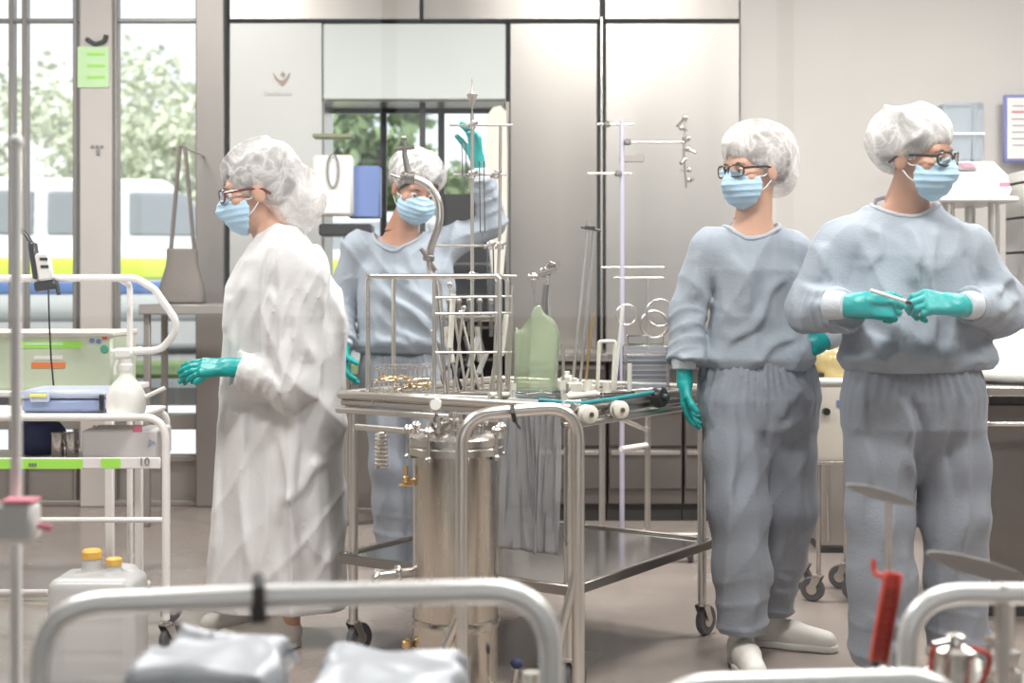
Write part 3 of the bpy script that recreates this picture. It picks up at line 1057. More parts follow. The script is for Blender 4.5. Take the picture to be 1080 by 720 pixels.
# ---- cream waste bin on a trolley between the two grey shirts
wb_ = thing('waste_trolley', 'cream bin with yellowish bag on a steel trolley between the two standing people', 'trolley', at(872, 300, 5.35) * 1)
wb_.location.z = 0
Yb = 5.35
xl, xr = at(846, 0, Yb).x, at(892, 0, Yb).x + 0.10
zt2, zb2 = Z(402, Yb), Z(484, Yb)
b = MB()
ring = lambda z, dx0, dx1, dy: [(xl + dx0, Yb - dy, z), (xr - dx1, Yb - dy, z), (xr - dx1, Yb + dy, z), (xl + dx0, Yb + dy, z)]
lv = [(zb2, 0.035, 0.035, 0.11), (zb2 + 0.03, 0.022, 0.022, 0.125), (zt2 - 0.03, 0.0, 0.0, 0.145), (zt2, 0.0, 0.0, 0.145)]
vv = []
for (z, a, c, dy) in lv:
    for (x, y, zz) in ring(z, a, c, dy):
        vv.append((x, y, zz))
ff = [(3, 2, 1, 0)]
for i in range(3):
    for k in range(4):
        ff.append((i * 4 + k, i * 4 + (k + 1) % 4, i * 4 + 4 + (k + 1) % 4, i * 4 + 4 + k))
ff.append((12, 13, 14, 15))
MB().add(vv, ff).build('bin_body', M['cream'], wb_, True)
MB().box(((xl + xr) / 2, Yb, zt2 + 0.008), (xr - xl + 0.03, 0.32, 0.022), 0.008).build('bin_rim', M['white'], wb_)
b = MB()
b.box((at(877, 0, Yb).x, Yb - 0.146, Z(422, Yb)), (0.026, 0.004, 0.022))
lo_ = b.build('blue_label', M['blue'], wb_, False)
b = MB().tube([(at(862, 0, Yb).x, Yb - 0.12, Z(430, Yb)), (at(862, 0, Yb).x, Yb - 0.165, Z(430, Yb))], 0.013, 14)
b.build('black_knob', M['black'], wb_)
for (px, yy) in ((857, Yb - 0.10), (857, Yb + 0.12), (900, Yb - 0.10), (900, Yb + 0.12)):
    x = at(px, 0, Yb).x
    MB().tube([(x, yy, 0.11), (x, yy, zb2 + 0.01)], 0.009, 10).build('leg', M['tube'], wb_)
    castor(wb_, x, yy, 0.045, 2.6)
MB().box((at(878, 0, Yb).x, Yb + 0.01, zb2 + 0.0), (0.19, 0.26, 0.014), 0.003).build('carrier_plate', M['tube'], wb_)
# bag on top
def fbag(P):
    d = ell(P, at(874, 382, Yb), (0.065, 0.09, 0.075))
    d = smin(d, ell(P, at(886, 392, Yb), (0.06, 0.09, 0.055)), 0.03)
    d = smax(d, (zt2 + 0.012) - P[:, 2], 0.004)
    return d - ridge(P, (30, 30, 18), 77, 1.4) * 0.010
bg = sdf_obj('waste_bag', fbag, *bounds([at(876, 384, Yb)], 0.14), 0.006, M['pale_yellow'], None)
tag(bg, 'crumpled pale yellow plastic bag lying on top of the cream bin', 'bag')
b = MB().box((at(855, 0, Yb).x, Yb - 0.03, zt2 + 0.028), (0.07, 0.10, 0.016), 0.004)
tag(b.build('black_tray', M['black'], None), 'small flat black tray on the cream bin beside the yellowish bag', 'tray')
# steel upright cabinet behind the bin
cb = thing('narrow_cabinet', 'narrow steel cabinet with a dark base behind the cream bin trolley', 'cabinet', at(880, 300, 6.2) * 1)
cb.location.z = 0
Yn = 6.2
MB().box((at(884, 0, Yn).x, Yn + 0.2, 0.44), (0.15, 0.4, 0.82), 0.005).build('body', M['cab_line'], cb)
MB().box((at(884, 0, Yn).x, Yn + 0.2, 0.015), (0.15, 0.4, 0.03), 0.003).build('base', M['black'], cb)
MB().box((at(873, 0, Yn).x, Yn - 0.004, 0.44), (0.012, 0.010, 0.78), 0.002).build('door_strip', M['steel'], cb)

# ---- right side: dark counter with linen, analyser, shelf, notice
ct = thing('dark_counter', 'dark steel counter at the right edge behind the man with black glasses', 'counter', (2.2, 5.25, 0))
xa_, xb_ = 1.62, 2.75
MB().box(((xa_ + xb_) / 2, 5.28, 0.42), (xb_ - xa_, 0.60, 0.66), 0.005).build('body', M['cab'], ct)
MB().box(((xa_ + xb_) / 2, 5.25, 0.80), (xb_ - xa_ + 0.04, 0.68, 0.035), 0.006).build('worktop', M['steel'], ct)
MB().box(((xa_ + xb_) / 2, 5.28, 0.045), (xb_ - xa_, 0.52, 0.09)).build('plinth', M['gap'], ct)
MB().tube(round_path([(xa_ + 0.02, 4.97, 0.69), (xa_ + 0.02, 4.90, 0.69), (xb_ - 0.02, 4.90, 0.69), (xb_ - 0.02, 4.97, 0.69)], 0.03), 0.010, 10).build('front_rail', M['tube'], ct)
for k in range(3):
    x0_ = xa_ + 0.01 + k * (xb_ - xa_) / 3
    d = MB().box((x0_ + 0.18, 4.97, 0.40), (0.36, 0.02, 0.56), 0.004).build('door', M['cab'], ct)
    MB().box((x0_ + 0.33, 4.952, 0.52), (0.014, 0.016, 0.16), 0.003).build('handle', M['cab_line'], d)


def flin(P):
    c = at(1075, 372, 5.2)
    d = ell(P, c + Vector((0.12, 0, -0.02)), (0.24, 0.20, 0.105))
    d = smin(d, ell(P, at(1058, 396, 5.15) + Vector((0.1, 0, 0)), (0.20, 0.16, 0.05)), 0.03)
    d = smax(d, 0.822 - P[:, 2], 0.004)
    return d - ridge(P, (17, 17, 12), 91, 1.5) * 0.018
ln = sdf_obj('linen_bundle', flin, (1.45, 4.9, 0.80), (2.35, 5.5, 1.10), 0.009, M['lino'], None)
tag(ln, 'crumpled cream linen bundle lying on the dark counter at the right edge', 'linen')

an = thing('bench_analyser', 'white bench analyser with a red marked display on a steel stand behind the man', 'machine', at(1035, 300, 6.3) * 1)
an.location.z = 0
Ya = 6.3
xa2, xb2 = at(990, 0, Ya).x, at(1064, 0, Ya).x
zt3, zb3 = Z(166, Ya), Z(208, Ya)
yz = lambda x: [(x, Ya, zb3), (x, Ya - 0.03, zb3 + 0.03), (x, Ya + 0.02, zb3 + 0.10), (x, Ya + 0.20, zt3), (x, Ya + 0.45, zt3), (x, Ya + 0.45, zb3)]
MB().prism(yz(xa2), (xb2 - xa2, 0, 0)).build('housing', M['white'], an)
MB().box(((xa2 + xb2) / 2, Ya + 0.2, zb3 - 0.012), (xb2 - xa2 + 0.04, 0.56, 0.024), 0.008).build('tray_top', M['white'], an)
sl = Matrix.Rotation(math.radians(-42), 3, 'X')
pc = Vector(((xa2 + xb2) / 2 - 0.05, Ya + 0.10, (zb3 + 0.10 + zt3) / 2 + 0.002))
s_ang = math.atan2(zt3 - (zb3 + 0.10), 0.18)
RS = Matrix.Rotation(s_ang, 3, 'X')
MB().box(pc + RS @ Vector((0, 0, 0.004)), (0.17, 0.09, 0.006), 0.002, RS).build('display', M['ink'], an)
MB().box(pc + RS @ Vector((0.055, 0, 0.010)), (0.055, 0.07, 0.004), 0.001, RS).build('red_label', M['pink'], an)
MB().box((at(1058, 0, Ya).x, Ya - 0.018, zb3 + 0.055), (0.045, 0.006, 0.022), 0.002).build('front_label', M['pink'], an)
for (x, y) in ((xa2 + 0.06, Ya + 0.05), (xb2 - 0.05, Ya + 0.05), (xa2 + 0.06, Ya + 0.38), (xb2 - 0.05, Ya + 0.38)):
    MB().tube([(x, y, 0), (x, y, zb3 - 0.02)], 0.026, 14).build('stand_leg', M['tube'], an)
MB().box(((xa2 + xb2) / 2, Ya + 0.2, 0.6), (xb2 - xa2, 0.40, 0.02), 0.004).build('stand_shelf', M['tube'], an)
hb = thing('clear_hood', 'clear bluish plastic box standing on top of the white analyser', 'box', at(1009, 166, Ya + 0.33))
MB().box((at(1010, 0, Ya + .33).x, Ya + 0.335, zt3 + 0.14), (0.19, 0.2, 0.27), 0.01).build('cover', clear_mat('bluish_clear', (0.86, 0.92, 0.97), 0.05, 1.5, 0.35, (0.75, 0.85, 0.95)), hb)
MB().box((at(1010, 0, Ya + .33).x, Ya + 0.335, zt3 + 0.13), (0.195, 0.205, 0.012), 0.003).build('shelf_band', M['white'], hb)

br = thing('bin_rack', 'white rack of small parts bins cut by the right edge of the picture', 'rack', (2.75, 6.6, 0))
for k in range(5):
    z = Z(192 + k * 37, 6.4)
    MB().box((2.55, 6.5, z), (0.50, 0.26, 0.02), 0.004).build('rack_shelf', M['white'], br)
for x in (2.31, 2.79):
    MB().box((x, 6.5, Z(180, 6.4) / 2), (0.02, 0.26, Z(180, 6.4)), 0.003).build('rack_side', M['white'], br)
bin_lbl = ['dark green', 'teal', 'blue', 'dark green']
for k in range(4):
    for q in range(2):
        z = Z(192 + (k + 1) * 37, 6.4) + 0.01
        c_ = [(0.05, 0.12, 0.10), (0.05, 0.42, 0.45), (0.05, 0.12, 0.35), (0.10, 0.22, 0.14)][k]
        m_ = bpy.data.materials.get('bin_colour_%d' % k) or mat('bin_colour_%d' % k, c_, 0.4, var=0.05)
        xx = 2.38 + q * 0.19
        t = MB().prism([(xx, 6.39, z), (xx, 6.39, z + 0.06), (xx, 6.45, z + 0.11), (xx, 6.60, z + 0.11), (xx, 6.60, z)], (0.16, 0, 0))
        o = t.build('parts_bin', m_, None, False)
        pos = ['top', 'second', 'third', 'bottom'][k]
        tag(o, '%s parts bin on the %s shelf of the white rack, %s one' % (bin_lbl[k], pos, ['left', 'right'][q]), 'bin', 'parts bins in the white rack')
nt_ = thing('notice_holder', 'blue framed paper notice high on the wall at the right edge', 'notice', at(1078, 170, 7.3))
Yq = 7.42
x0_, x1_ = at(1058, 0, Yq).x, at(1100, 0, Yq).x
z1_, z0_ = Z(100, Yq), Z(171, Yq)
MB().box(((x0_ + x1_) / 2, Yq, (z0_ + z1_) / 2), (x1_ - x0_, 0.02, z1_ - z0_), 0.006).build('holder', M['blue_frame'], nt_)
MB().box(((x0_ + x1_) / 2, Yq - 0.012, (z0_ + z1_) / 2), (x1_ - x0_ - 0.035, 0.004, z1_ - z0_ - 0.035)).build('paper', M['paper'], nt_, False)
b = MB()
for k in range(7):
    b.box(((x0_ + x1_) / 2 - 0.01 * (k % 3), Yq - 0.015, z1_ - 0.06 - k * 0.034), (0.12 - 0.015 * (k % 3), 0.002, 0.005))
b.build('text_lines', M['ink'], nt_, False)
b = MB().box(((x0_ + x1_) / 2, Yq - 0.015, z1_ - 0.09), (0.13, 0.0025, 0.010))
b.build('red_line', M['pink'], nt_, False)

# ---- equipment rack on the left
rk = thing('equipment_cart', 'white tubular two-shelf cart with a lime edge strip at the left edge', 'cart', (-1.35, 4.7, 0))
Yk = 4.5
xr_ = at(175, 0, Yk).x
xl_ = -2.05
zR = Z(440, Yk)
MB().tube(round_path([(xl_, Yk, zR), (xr_, Yk, zR), (xr_, Yk, 0.11)], 0.075, 10), 0.0125, 14).build('front_frame', M['white_tube'], rk)
MB().tube(round_path([(xl_, Yk + 0.42, zR - 0.02), (xr_ - 0.10, Yk + 0.42, zR - 0.02), (xr_ - 0.10, Yk + 0.42, 0.11)], 0.04, 10), 0.0125, 14).build('rear_frame', M['white_tube'], rk)
for yy in (Yk, Yk + 0.42):
    MB().tube([(xl_, yy, 0.11), (xl_, yy, zR)], 0.0125, 12).build('frame_post', M['white_tube'], rk)
    for xx in (xl_, xr_ if yy == Yk else xr_ - 0.10):
        castor(rk, xx, yy, 0.045, 1.0)
zA = Z(482, Yk)
MB().box(((xl_ + xr_) / 2 - 0.05, Yk + 0.21, zR - 0.005), (xr_ - xl_ - 0.10, 0.42, 0.014), 0.004).build('upper_shelf', M['white_tube'], rk)
MB().box(((xl_ + xr_) / 2 - 0.045, Yk + 0.21, zA - 0.03), (xr_ - xl_ - 0.09, 0.42, 0.014), 0.004).build('lower_shelf', M['white_tube'], rk)
so = MB().box(((xl_ + xr_) / 2, Yk - 0.004, zA - 0.018), (xr_ - xl_ - 0.03, 0.010, 0.036), 0.003).build('edge_strip', M['paper'], rk)
MB().box(((xl_ + at(88, 0, Yk).x) / 2, Yk - 0.011, zA - 0.020), (at(88, 0, Yk).x - xl_, 0.004, 0.030)).build('lime_tape', M['lime'], so, False)
MB().box((at(118, 0, Yk).x, Yk - 0.011, zA - 0.018), (0.060, 0.004, 0.030)).build('lime_tape', M['lime'], so, False)
b = MB()
for k in range(3):
    b.box((at(33 + 3 * k, 0, Yk).x, Yk - 0.0145, zA - 0.022), (0.006, 0.003, 0.010))
b.build('print', M['ink'], so, False)
# the number 10 at the right end of the strip
def text_obj(s, size, loc, m, parent, name='lettering', rotx=90, ext=0.0008):
    cu = bpy.data.curves.new(name, 'FONT')
    cu.body = s
    cu.size = size
    cu.extrude = ext
    cu.align_x = 'CENTER'
    cu.align_y = 'CENTER'
    o = bpy.data.objects.new(name, cu)
    COL.objects.link(o)
    bpy.context.view_layer.update()
    me = bpy.data.meshes.new_from_object(o)
    bpy.data.objects.remove(o)
    me.materials.clear()
    me.materials.append(m)
    o = link(bpy.data.objects.new(name, me))
    o.rotation_euler = (math.radians(rotx), 0, 0)
    o.parent = parent
    o.location = Vector(loc) - wloc(parent)
    return o


text_obj('10', 0.036, (at(153, 0, Yk).x, Yk - 0.012, zA - 0.014), M['ink'], so)
MB().tube([(xl_, Yk, Z(548, Yk)), (xr_, Yk, Z(548, Yk))], 0.009, 10).build('stretcher', M['white_tube'], rk)

# hooked push rail
hr = thing('hooked_rail', 'white tube rail with a hooked end above the green box', 'rail', (-1.4, 5.12, 0))
Yh = 5.12
pts = [(-2.3, Yh, Z(294, Yh)), at(143, 293, Yh), at(163, 305, Yh), at(186, 338, Yh), at(184, 352, Yh), at(170, 369, Yh), at(136, 371, Yh)]
MB().tube(round_path(pts, 0.07, 8), 0.0135, 14).build('rail_tube', M['white_tube'], hr)
MB().tube([at(136, 371, Yh), Vector(at(136, 371, Yh)) + Vector((0, 0.16, 0))], 0.0135, 12).build('return_stub', M['white_tube'], hr)
for x in (-2.2, at(126, 0, Yh).x):
    MB().tube(round_path([(x, Yh, Z(294, Yh)), (x, Yh + 0.14, Z(300, Yh)), (x, Yh + 0.14, 0.0)], 0.04), 0.011, 12).build('rail_post', M['white_tube'], hr)
MB().tube([(-2.2, Yh + 0.14, 0.03), (at(126, 0, Yh).x, Yh + 0.14, 0.03)], 0.014, 12).build('floor_bar', M['white_tube'], hr)
MB().tube([(-2.2, Yh - 0.24, 0.012), (-2.2, Yh + 0.4, 0.012)], 0.012, 10).build('floor_foot', M['white_tube'], hr)
MB().tube([(at(126, 0, Yh).x, Yh - 0.24, 0.012), (at(126, 0, Yh).x, Yh + 0.4, 0.012)], 0.012, 10).build('floor_foot', M['white_tube'], hr)
# clamp gadget on the rail
gd = thing('rail_clamp_sensor', 'white and black clamp sensor on the white rail with a hanging cable', 'sensor', at(46, 296, Yh))
Rg = Matrix.Rotation(math.radians(-8), 3, 'Y')
MB().box(at(47, 281, Yh - 0.035), (0.052, 0.035, 0.10), 0.008, Rg).build('white_housing', M['white'], gd)
b = MB()
b.box(at(37, 275, Yh - 0.02), (0.022, 0.045, 0.13), 0.004, Rg)
b.box(at(49, 301, Yh - 0.012), (0.075, 0.055, 0.035), 0.006, Rg)
b.tube([at(37, 262, Yh - 0.02), at(28, 248, Yh - 0.02), at(20, 240, Yh)], 0.008, 8)
b.tube([at(60, 300, Yh - 0.02), at(62, 310, Yh - 0.04)], 0.008, 8)
b.build('black_clamp', M['black'], gd)
b = MB()
for k in range(2):
    b.box(at(46 + k, 273 + 8 * k, Yh - 0.055), (0.028, 0.006, 0.010), 0.001)
b.build('black_button', M['black'], gd)
MB().tube([at(51, 305, Yh - 0.02), at(52, 340, Yh - 0.045), at(54, 380, Yh - 0.055), at(57, 411, Yh - 0.06)], 0.0032, 8).build('cable', M['black'], gd)

# lower bench behind (carries the green box)
bn = thing('grey_side_bench', 'low white side bench carrying the pale green equipment box', 'bench', (-1.6, 5.6, 0))
Yg = 5.32
zbn = Z(412, Yg)
xg1 = at(121, 0, Yg).x
MB().box(((-2.35 + xg1) / 2, Yg + 0.25, zbn - 0.012), (xg1 + 2.35, 0.52, 0.024), 0.005).build('bench_top', M['white_tube'], bn)
for x in (-2.3, xg1 - 0.03):
    for y in (Yg + 0.04, Yg + 0.46):
        MB().box((x, y, (zbn - 0.02) / 2), (0.03, 0.03, zbn - 0.02), 0.003).build('leg', M['white_tube'], bn)
eb = thing('green_equipment_box', 'pale green equipment box with lime, orange and green markings', 'box', (-1.7, Yg + 0.2, zbn))
xg0, xg2 = -2.25, at(117, 0, Yg).x
zg1 = Z(351, Yg)
MB().box(((xg0 + xg2) / 2, Yg + 0.19, (zbn + zg1) / 2), (xg2 - xg0, 0.34, zg1 - zbn), 0.010).build('casing', M['green_box'], eb)
MB().box(((xg0 + xg2) / 2, Yg + 0.19, zg1 - 0.006), (xg2 - xg0 + 0.012, 0.352, 0.020), 0.005).build('lid', M['cream'], eb)
yf = Yg + 0.018


def plate(px0, py0, px1, py1, name, m, parent, Y=yf, th=0.003):
    p, q = at(px0, py0, Y), at(px1, py1, Y)
    return MB().box(((p.x + q.x) / 2, Y, (p.z + q.z) / 2), (abs(q.x - p.x), th, abs(p.z - q.z))).build(name, m, parent, False)


plate(18, 360, 86, 367, 'lime_label', M['lime'], eb)
plate(26, 361, 66, 364, 'label_print', M['lime_pale'], eb, yf - 0.003)
plate(33, 382, 69, 388, 'orange_label', M['orange'], eb)
plate(36, 375, 66, 379, 'white_label', M['paper'], eb)
MB().lathe([(0.001, 0), (0.016, 0), (0.014, 0.004), (0.001, 0.004)], at(110, 368, yf), (0, -1, 0), 24).build('green_disc', M['green_dot'], eb)
MB().lathe([(0.001, 0), (0.009, 0), (0.009, 0.004), (0.001, 0.004)], at(97, 359, yf), (0, -1, 0), 16).build('blue_disc', M['blue'], eb)
MB().lathe([(0.001, 0), (0.009, 0), (0.009, 0.004), (0.001, 0.004)], at(104, 360, yf), (0, -1, 0), 16).build('blue_disc', M['blue'], eb)
plate(108, 355, 113, 358, 'red_mark', M['red'], eb)

# blue-grey instrument case with yellow latch, on the cart's upper shelf
cs = thing('instrument_case', 'blue grey instrument case with a yellow latch beside the spray bottle', 'case', at(65, 436, Yk + 0.2))
zc0 = zR + 0.004
ys = Yk + 0.12
p0, p1 = at(22, 0, ys).x, at(110, 0, ys).x
zc1 = Z(411, ys)
MB().box(((p0 + p1) / 2, ys + 0.11, zc0 + (zc1 - zc0) * 0.30), (p1 - p0, 0.22, (zc1 - zc0) * 0.58), 0.010).build('tub', mat('case_blue', (0.26, 0.32, 0.50), 0.3, var=0.03), cs)
MB().box(((p0 + p1) / 2, ys + 0.11, zc0 + (zc1 - zc0) * 0.80), (p1 - p0 + 0.01, 0.23, (zc1 - zc0) * 0.36), 0.010).build('lid', M['bluegrey'], cs)
lt2 = MB().box((at(43, 0, ys).x, ys - 0.008, zc0 + (zc1 - zc0) * 0.72), (0.062, 0.016, 0.036), 0.004).build('latch', M['bluegrey'], cs)
MB().box((at(42, 0, ys).x, ys - 0.019, zc1 - 0.016), (0.054, 0.008, 0.010), 0.002).build('yellow_tab', M['yellow'], lt2)
MB().box((at(108, 0, ys).x, ys - 0.008, zc0 + (zc1 - zc0) * 0.45), (0.014, 0.014, (zc1 - zc0) * 0.7), 0.003).build('side_clip', M['black'], cs)

# spray bottle
sb = thing('spray_bottle', 'white trigger spray bottle standing on the cart beside the grey case', 'bottle', at(133, 437, Yk + 0.1))
bx_, by_ = at(133, 0, Yk + 0.1).x, Yk + 0.1
MB().lathe([(0.050, 0.0), (0.060, 0.004), (0.064, 0.02), (0.062, 0.060), (0.048, 0.090), (0.026, 0.115), (0.019, 0.128), (0.019, 0.140)], (bx_, by_, zc0), UP, 32).build('bottle', M['white'], sb)
hd_ = MB().lathe([(0.021, 0.0), (0.022, 0.02), (0.017, 0.026), (0.017, 0.04)], (bx_, by_, zc0 + 0.136), UP, 20)
hd_.box((bx_ - 0.008, by_, zc0 + 0.194), (0.062, 0.026, 0.034), 0.008)
hd_.tube([(bx_ - 0.035, by_, zc0 + 0.20), (bx_ - 0.048, by_, zc0 + 0.20)], 0.008, 10)
ho = hd_.build('spray_head', M['white'], sb)
MB().tube(round_path([(bx_ - 0.022, by_, zc0 + 0.184), (bx_ - 0.036, by_, zc0 + 0.150), (bx_ - 0.034, by_, zc0 + 0.125)], 0.02), 0.006, 8).build('trigger', M['white'], ho)
b = MB().tube([at(150, 420, Yk + 0.1), at(174, 409, Yk + 0.1)], 0.007, 8)
b.tube([at(150, 436, Yk + 0.1), at(150, 420, Yk + 0.1)], 0.007, 8)
tag(b.build('white_lever', M['white'], None), 'small white angled lever standing right of the spray bottle', 'lever')

# lower shelf items: navy bag, steel pots, white box
zl = zA - 0.023
def fnb(P):
    d = ell(P, (at(38, 0, 4.75).x, 4.78, zl + 0.06), (0.085, 0.07, 0.068))
    d = smax(d, zl + 0.003 - P[:, 2], 0.003)
    return d - ridge(P, (25, 25, 20), 12, 1.3) * 0.012
o = sdf_obj('navy_pouch', fnb, *bounds([(at(38, 0, 4.75).x, 4.78, zl + 0.06)], 0.12), 0.006, M['navy'], None)
tag(o, 'crumpled navy pouch on the lower cart shelf left of the steel pots', 'pouch')
for i, px in enumerate((61, 76)):
    x = at(px, 0, 4.68).x
    t = thing('steel_pot', ['small steel pot beside the navy pouch on the cart', 'small steel pot beside the white box on the cart'][i], 'pot', (x, 4.68, zl), 'steel pots on the cart')
    MB().lathe([(0.001, 0.001), (0.020, 0.001), (0.0215, 0.004), (0.0215, 0.078), (0.024, 0.080), (0.024, 0.083), (0.0195, 0.083), (0.0195, 0.008), (0.001, 0.008)], (x, 4.68, zl), UP, 28, False).build('pot_wall', M['steel'], t)
    MB().tube([(x + 0.02, 4.67, zl + 0.06), (x + 0.030, 4.66, zl + 0.045), (x + 0.02, 4.67, zl + 0.03)], 0.003, 6).build('handle', M['steel'], t)
wbx = thing('white_carton', 'white box with a faint blue mark on the lower cart shelf', 'box', at(125, 478, 4.62))
p0, p1 = at(84, 0, 4.6).x, at(164, 0, 4.6).x
MB().box(((p0 + p1) / 2, 4.72, zl + 0.048), (p1 - p0, 0.20, 0.094), 0.006).build('carton', M['paper'], wbx)
MB().prism([at(157, 463, 4.618), at(164, 466, 4.618), at(156, 472, 4.618)], (0, -0.002, 0)).build('blue_mark', M['bluegrey'], wbx, False)
MB().lathe([(0.001, 0), (0.006, 0), (0.006, 0.004), (0.001, 0.004)], at(100, 450, 4.618), (0, -1, 0), 12).build('dark_dot', M['ink'], wbx)
MB().box(at(145, 452, 4.618), (0.03, 0.002, 0.02)).build('pink_mark', M['pink'], wbx, False)

# big milky canister on the floor
cn = thing('milky_canister', 'large milky plastic canister with amber caps under the cart', 'canister', at(105, 700, 4.15))
cn.location.z = 0
cx, cy = at(104, 0, 4.15).x, 4.15


def fcan(P):
    q = np.abs(P - V3((cx, cy, 0.165)))
    h_ = np.array((0.128, 0.10, 0.165), dtype=F) - 0.035
    d = np.sqrt((np.maximum(q - h_, 0) ** 2).sum(1)) - 0.035
    nk = cone(P, (cx - 0.02, cy, 0.30), (cx - 0.02, cy, 0.37), 0.032, 0.028)
    nk2 = cone(P, (cx + 0.045, cy, 0.30), (cx + 0.045, cy, 0.355), 0.028, 0.022)
    d = smin(smin(d, nk, 0.02), nk2, 0.02)
    hdl = cone(P, (cx + 0.02, cy + 0.05, 0.345), (cx + 0.09, cy + 0.05, 0.335), 0.012, 0.012)
    return smin(d, hdl, 0.02) + 0.003 * np.clip(np.sin(P[:, 2] * 70), 0.6, 1).astype(F)


sdf_obj('canister_body', fcan, (cx - 0.16, cy - 0.13, 0.0), (cx + 0.16, cy + 0.13, 0.41), 0.008, M['can'], cn)
MB().lathe([(0.028, 0.0), (0.029, 0.02), (0.024, 0.026), (0.001, 0.028)], (cx - 0.02, cy, 0.372), UP, 24).build('screw_cap', M['amber'], cn)
MB().lathe([(0.022, 0.0), (0.023, 0.018), (0.018, 0.022), (0.001, 0.024)], (cx + 0.045, cy, 0.352), UP, 24).build('screw_cap', M['amber'], cn)
# white pole with a dispenser box, near the pane
pl = thing('white_pole', 'thin white pole rising close to the glass at the left edge', 'pole', (at(17, 0, 2.2).x, 2.2, 0))
px_ = at(17, 0, 2.2).x
MB().tube([(px_, 2.2, 0.03), (px_, 2.2, Z(150, 2.2))], 0.0085, 14).build('shaft', M['white_tube'], pl)
MB().lathe([(0.16, 0.0), (0.16, 0.012), (0.05, 0.030), (0.012, 0.05)], (px_, 2.2, 0), UP, 32).build('base', M['white_tube'], pl)
MB().sphere((px_, 2.2, Z(150, 2.2)), 0.012, 12).build('top_cap', M['white_tube'], pl)
dsx = thing('dispenser_box', 'small white dispenser box with a pinkish red edge fixed to the pole', 'dispenser', (px_ + 0.02, 2.17, Z(560, 2.2)))
MB().box((px_ + 0.014, 2.165, Z(546, 2.2)), (0.062, 0.045, 0.062), 0.008).build('housing', M['white'], dsx)
MB().box((px_ + 0.020, 2.165, Z(546, 2.2) + 0.033), (0.050, 0.040, 0.005), 0.002).build('red_edge', M['pink'], dsx)
MB().tube([(px_ + 0.046, 2.165, Z(550, 2.2)), (px_ + 0.066, 2.165, Z(553, 2.2))], 0.005, 8).build('spout', M['pink'], dsx)

# low bench by the window, and a bag that stands in for a reflection
lb = thing('window_bench', 'narrow grey metal ledge table standing at the window', 'table', (at(190, 0, 6.9).x, 6.95, 0))
zwb = Z(326, 6.9)
b0, b1 = at(150, 0, 6.9).x, at(252, 0, 6.9).x
MB().box(((b0 + b1) / 2, 7.05, zwb), (b1 - b0, 0.44, 0.05), 0.006).build('bench_top', M['cab_line'], lb)
for x in (b0 + 0.03, b1 - 0.03):
    for y in (6.88, 7.22):
        MB().box((x, y, zwb / 2 - 0.01), (0.03, 0.03, zwb - 0.03), 0.003).build('leg', M['frame'], lb)
tg = thing('reflected_bag', 'taupe tote bag with long straps, standing in for a bag reflected in the glass', 'bag', at(190, 285, 6.95))


def ftote(P):
    z0, z1 = zwb + 0.026, zwb + 0.026 + 0.27
    t = np.clip((P[:, 2] - z0) / (z1 - z0), 0, 1)
    hw = 0.108 - 0.03 * t + 0.008 * np.sin(t * 6)
    c = V3((at(190, 0, 6.95).x, 7.0, 0))
    q = np.sqrt(np.abs((P[:, 0] - c[0]) / hw) ** 3 + np.abs((P[:, 1] - c[1]) / (0.06 - 0.03 * t)) ** 3 + 1e-6) - 1
    d = q * 0.05
    d = smax(d, z0 + 0.004 - P[:, 2], 0.01)
    d = smax(d, P[:, 2] - z1, 0.006)
    return d - ridge(P, (20, 20, 8), 4, 1.2) * 0.006


sdf_obj('bag_body', ftote, (at(190, 0, 6.95).x - 0.15, 6.9, zwb + 0.0), (at(190, 0, 6.95).x + 0.15, 7.1, zwb + 0.35), 0.008, M['bag_brown'], tg)
for dy in (-0.02, 0.02):
    xx = at(190, 0, 6.95).x
    zt5 = zwb + 0.28
    MB().tube(round_path([(xx - 0.06, 7.0 + dy, zt5 - 0.02), (xx - 0.012, 7.0 + dy, zt5 + 0.52), (xx + 0.012, 7.0 + dy, zt5 + 0.52), (xx + 0.06, 7.0 + dy, zt5 - 0.02)], 0.03), 0.006, 8).build('strap', M['bag_brown'], tg)
MB().tube([(xx, 7.0, zt5 + 0.515), (xx, WY + 0.0, zt5 + 0.515)], 0.007, 8).build('hanging_hook', M['tube'], tg)

# ---- foreground carts close to the pane
fc = thing('near_push_cart', 'large out of focus steel push cart with a curved handle at the bottom left', 'cart', (-0.28, 1.8, 0))
YF = 1.78
ztf = Z(625, YF)
xa3, xb3 = at(44, 0, YF).x, at(582, 0, YF).x
pth = round_path([(xa3, YF, 0.09), (xa3, YF, ztf - 0.016), (xa3 + 0.3, YF, ztf - 0.004), (xb3, YF, ztf + 0.004), (xb3, YF, 0.09)], 0.085, 12)
MB().tube(pth, 0.0150, 18).build('handle_tube', M['alu'], fc)
for yy in (YF + 0.46,):
    MB().tube([(xa3 + 0.02, yy, 0.09), (xa3 + 0.02, yy, 0.56)], 0.014, 12).build('rear_post', M['tube'], fc)
    MB().tube([(xb3 - 0.02, yy, 0.09), (xb3 - 0.02, yy, 0.56)], 0.014, 12).build('rear_post', M['tube'], fc)
for z in (0.53, 0.22):
    MB().box(((xa3 + xb3) / 2, YF + 0.24, z), (xb3 - xa3 - 0.02, 0.46, 0.014), 0.004).build('deck', M['tube'], fc)
for (x, y) in ((xa3, YF), (xb3, YF), (xa3 + 0.02, YF + 0.46), (xb3 - 0.02, YF + 0.46)):
    castor(fc, x, y, 0.036, 0.8)
b = MB().tube([at(272, 608, YF - 0.005), at(273, 620, YF - 0.022), at(272, 642, YF - 0.018)], 0.0075, 10)
b.tube([at(272, 640, YF - 0.018), at(273, 655, YF - 0.018)], 0.010, 10)
b.build('black_clip', M['black'], fc)
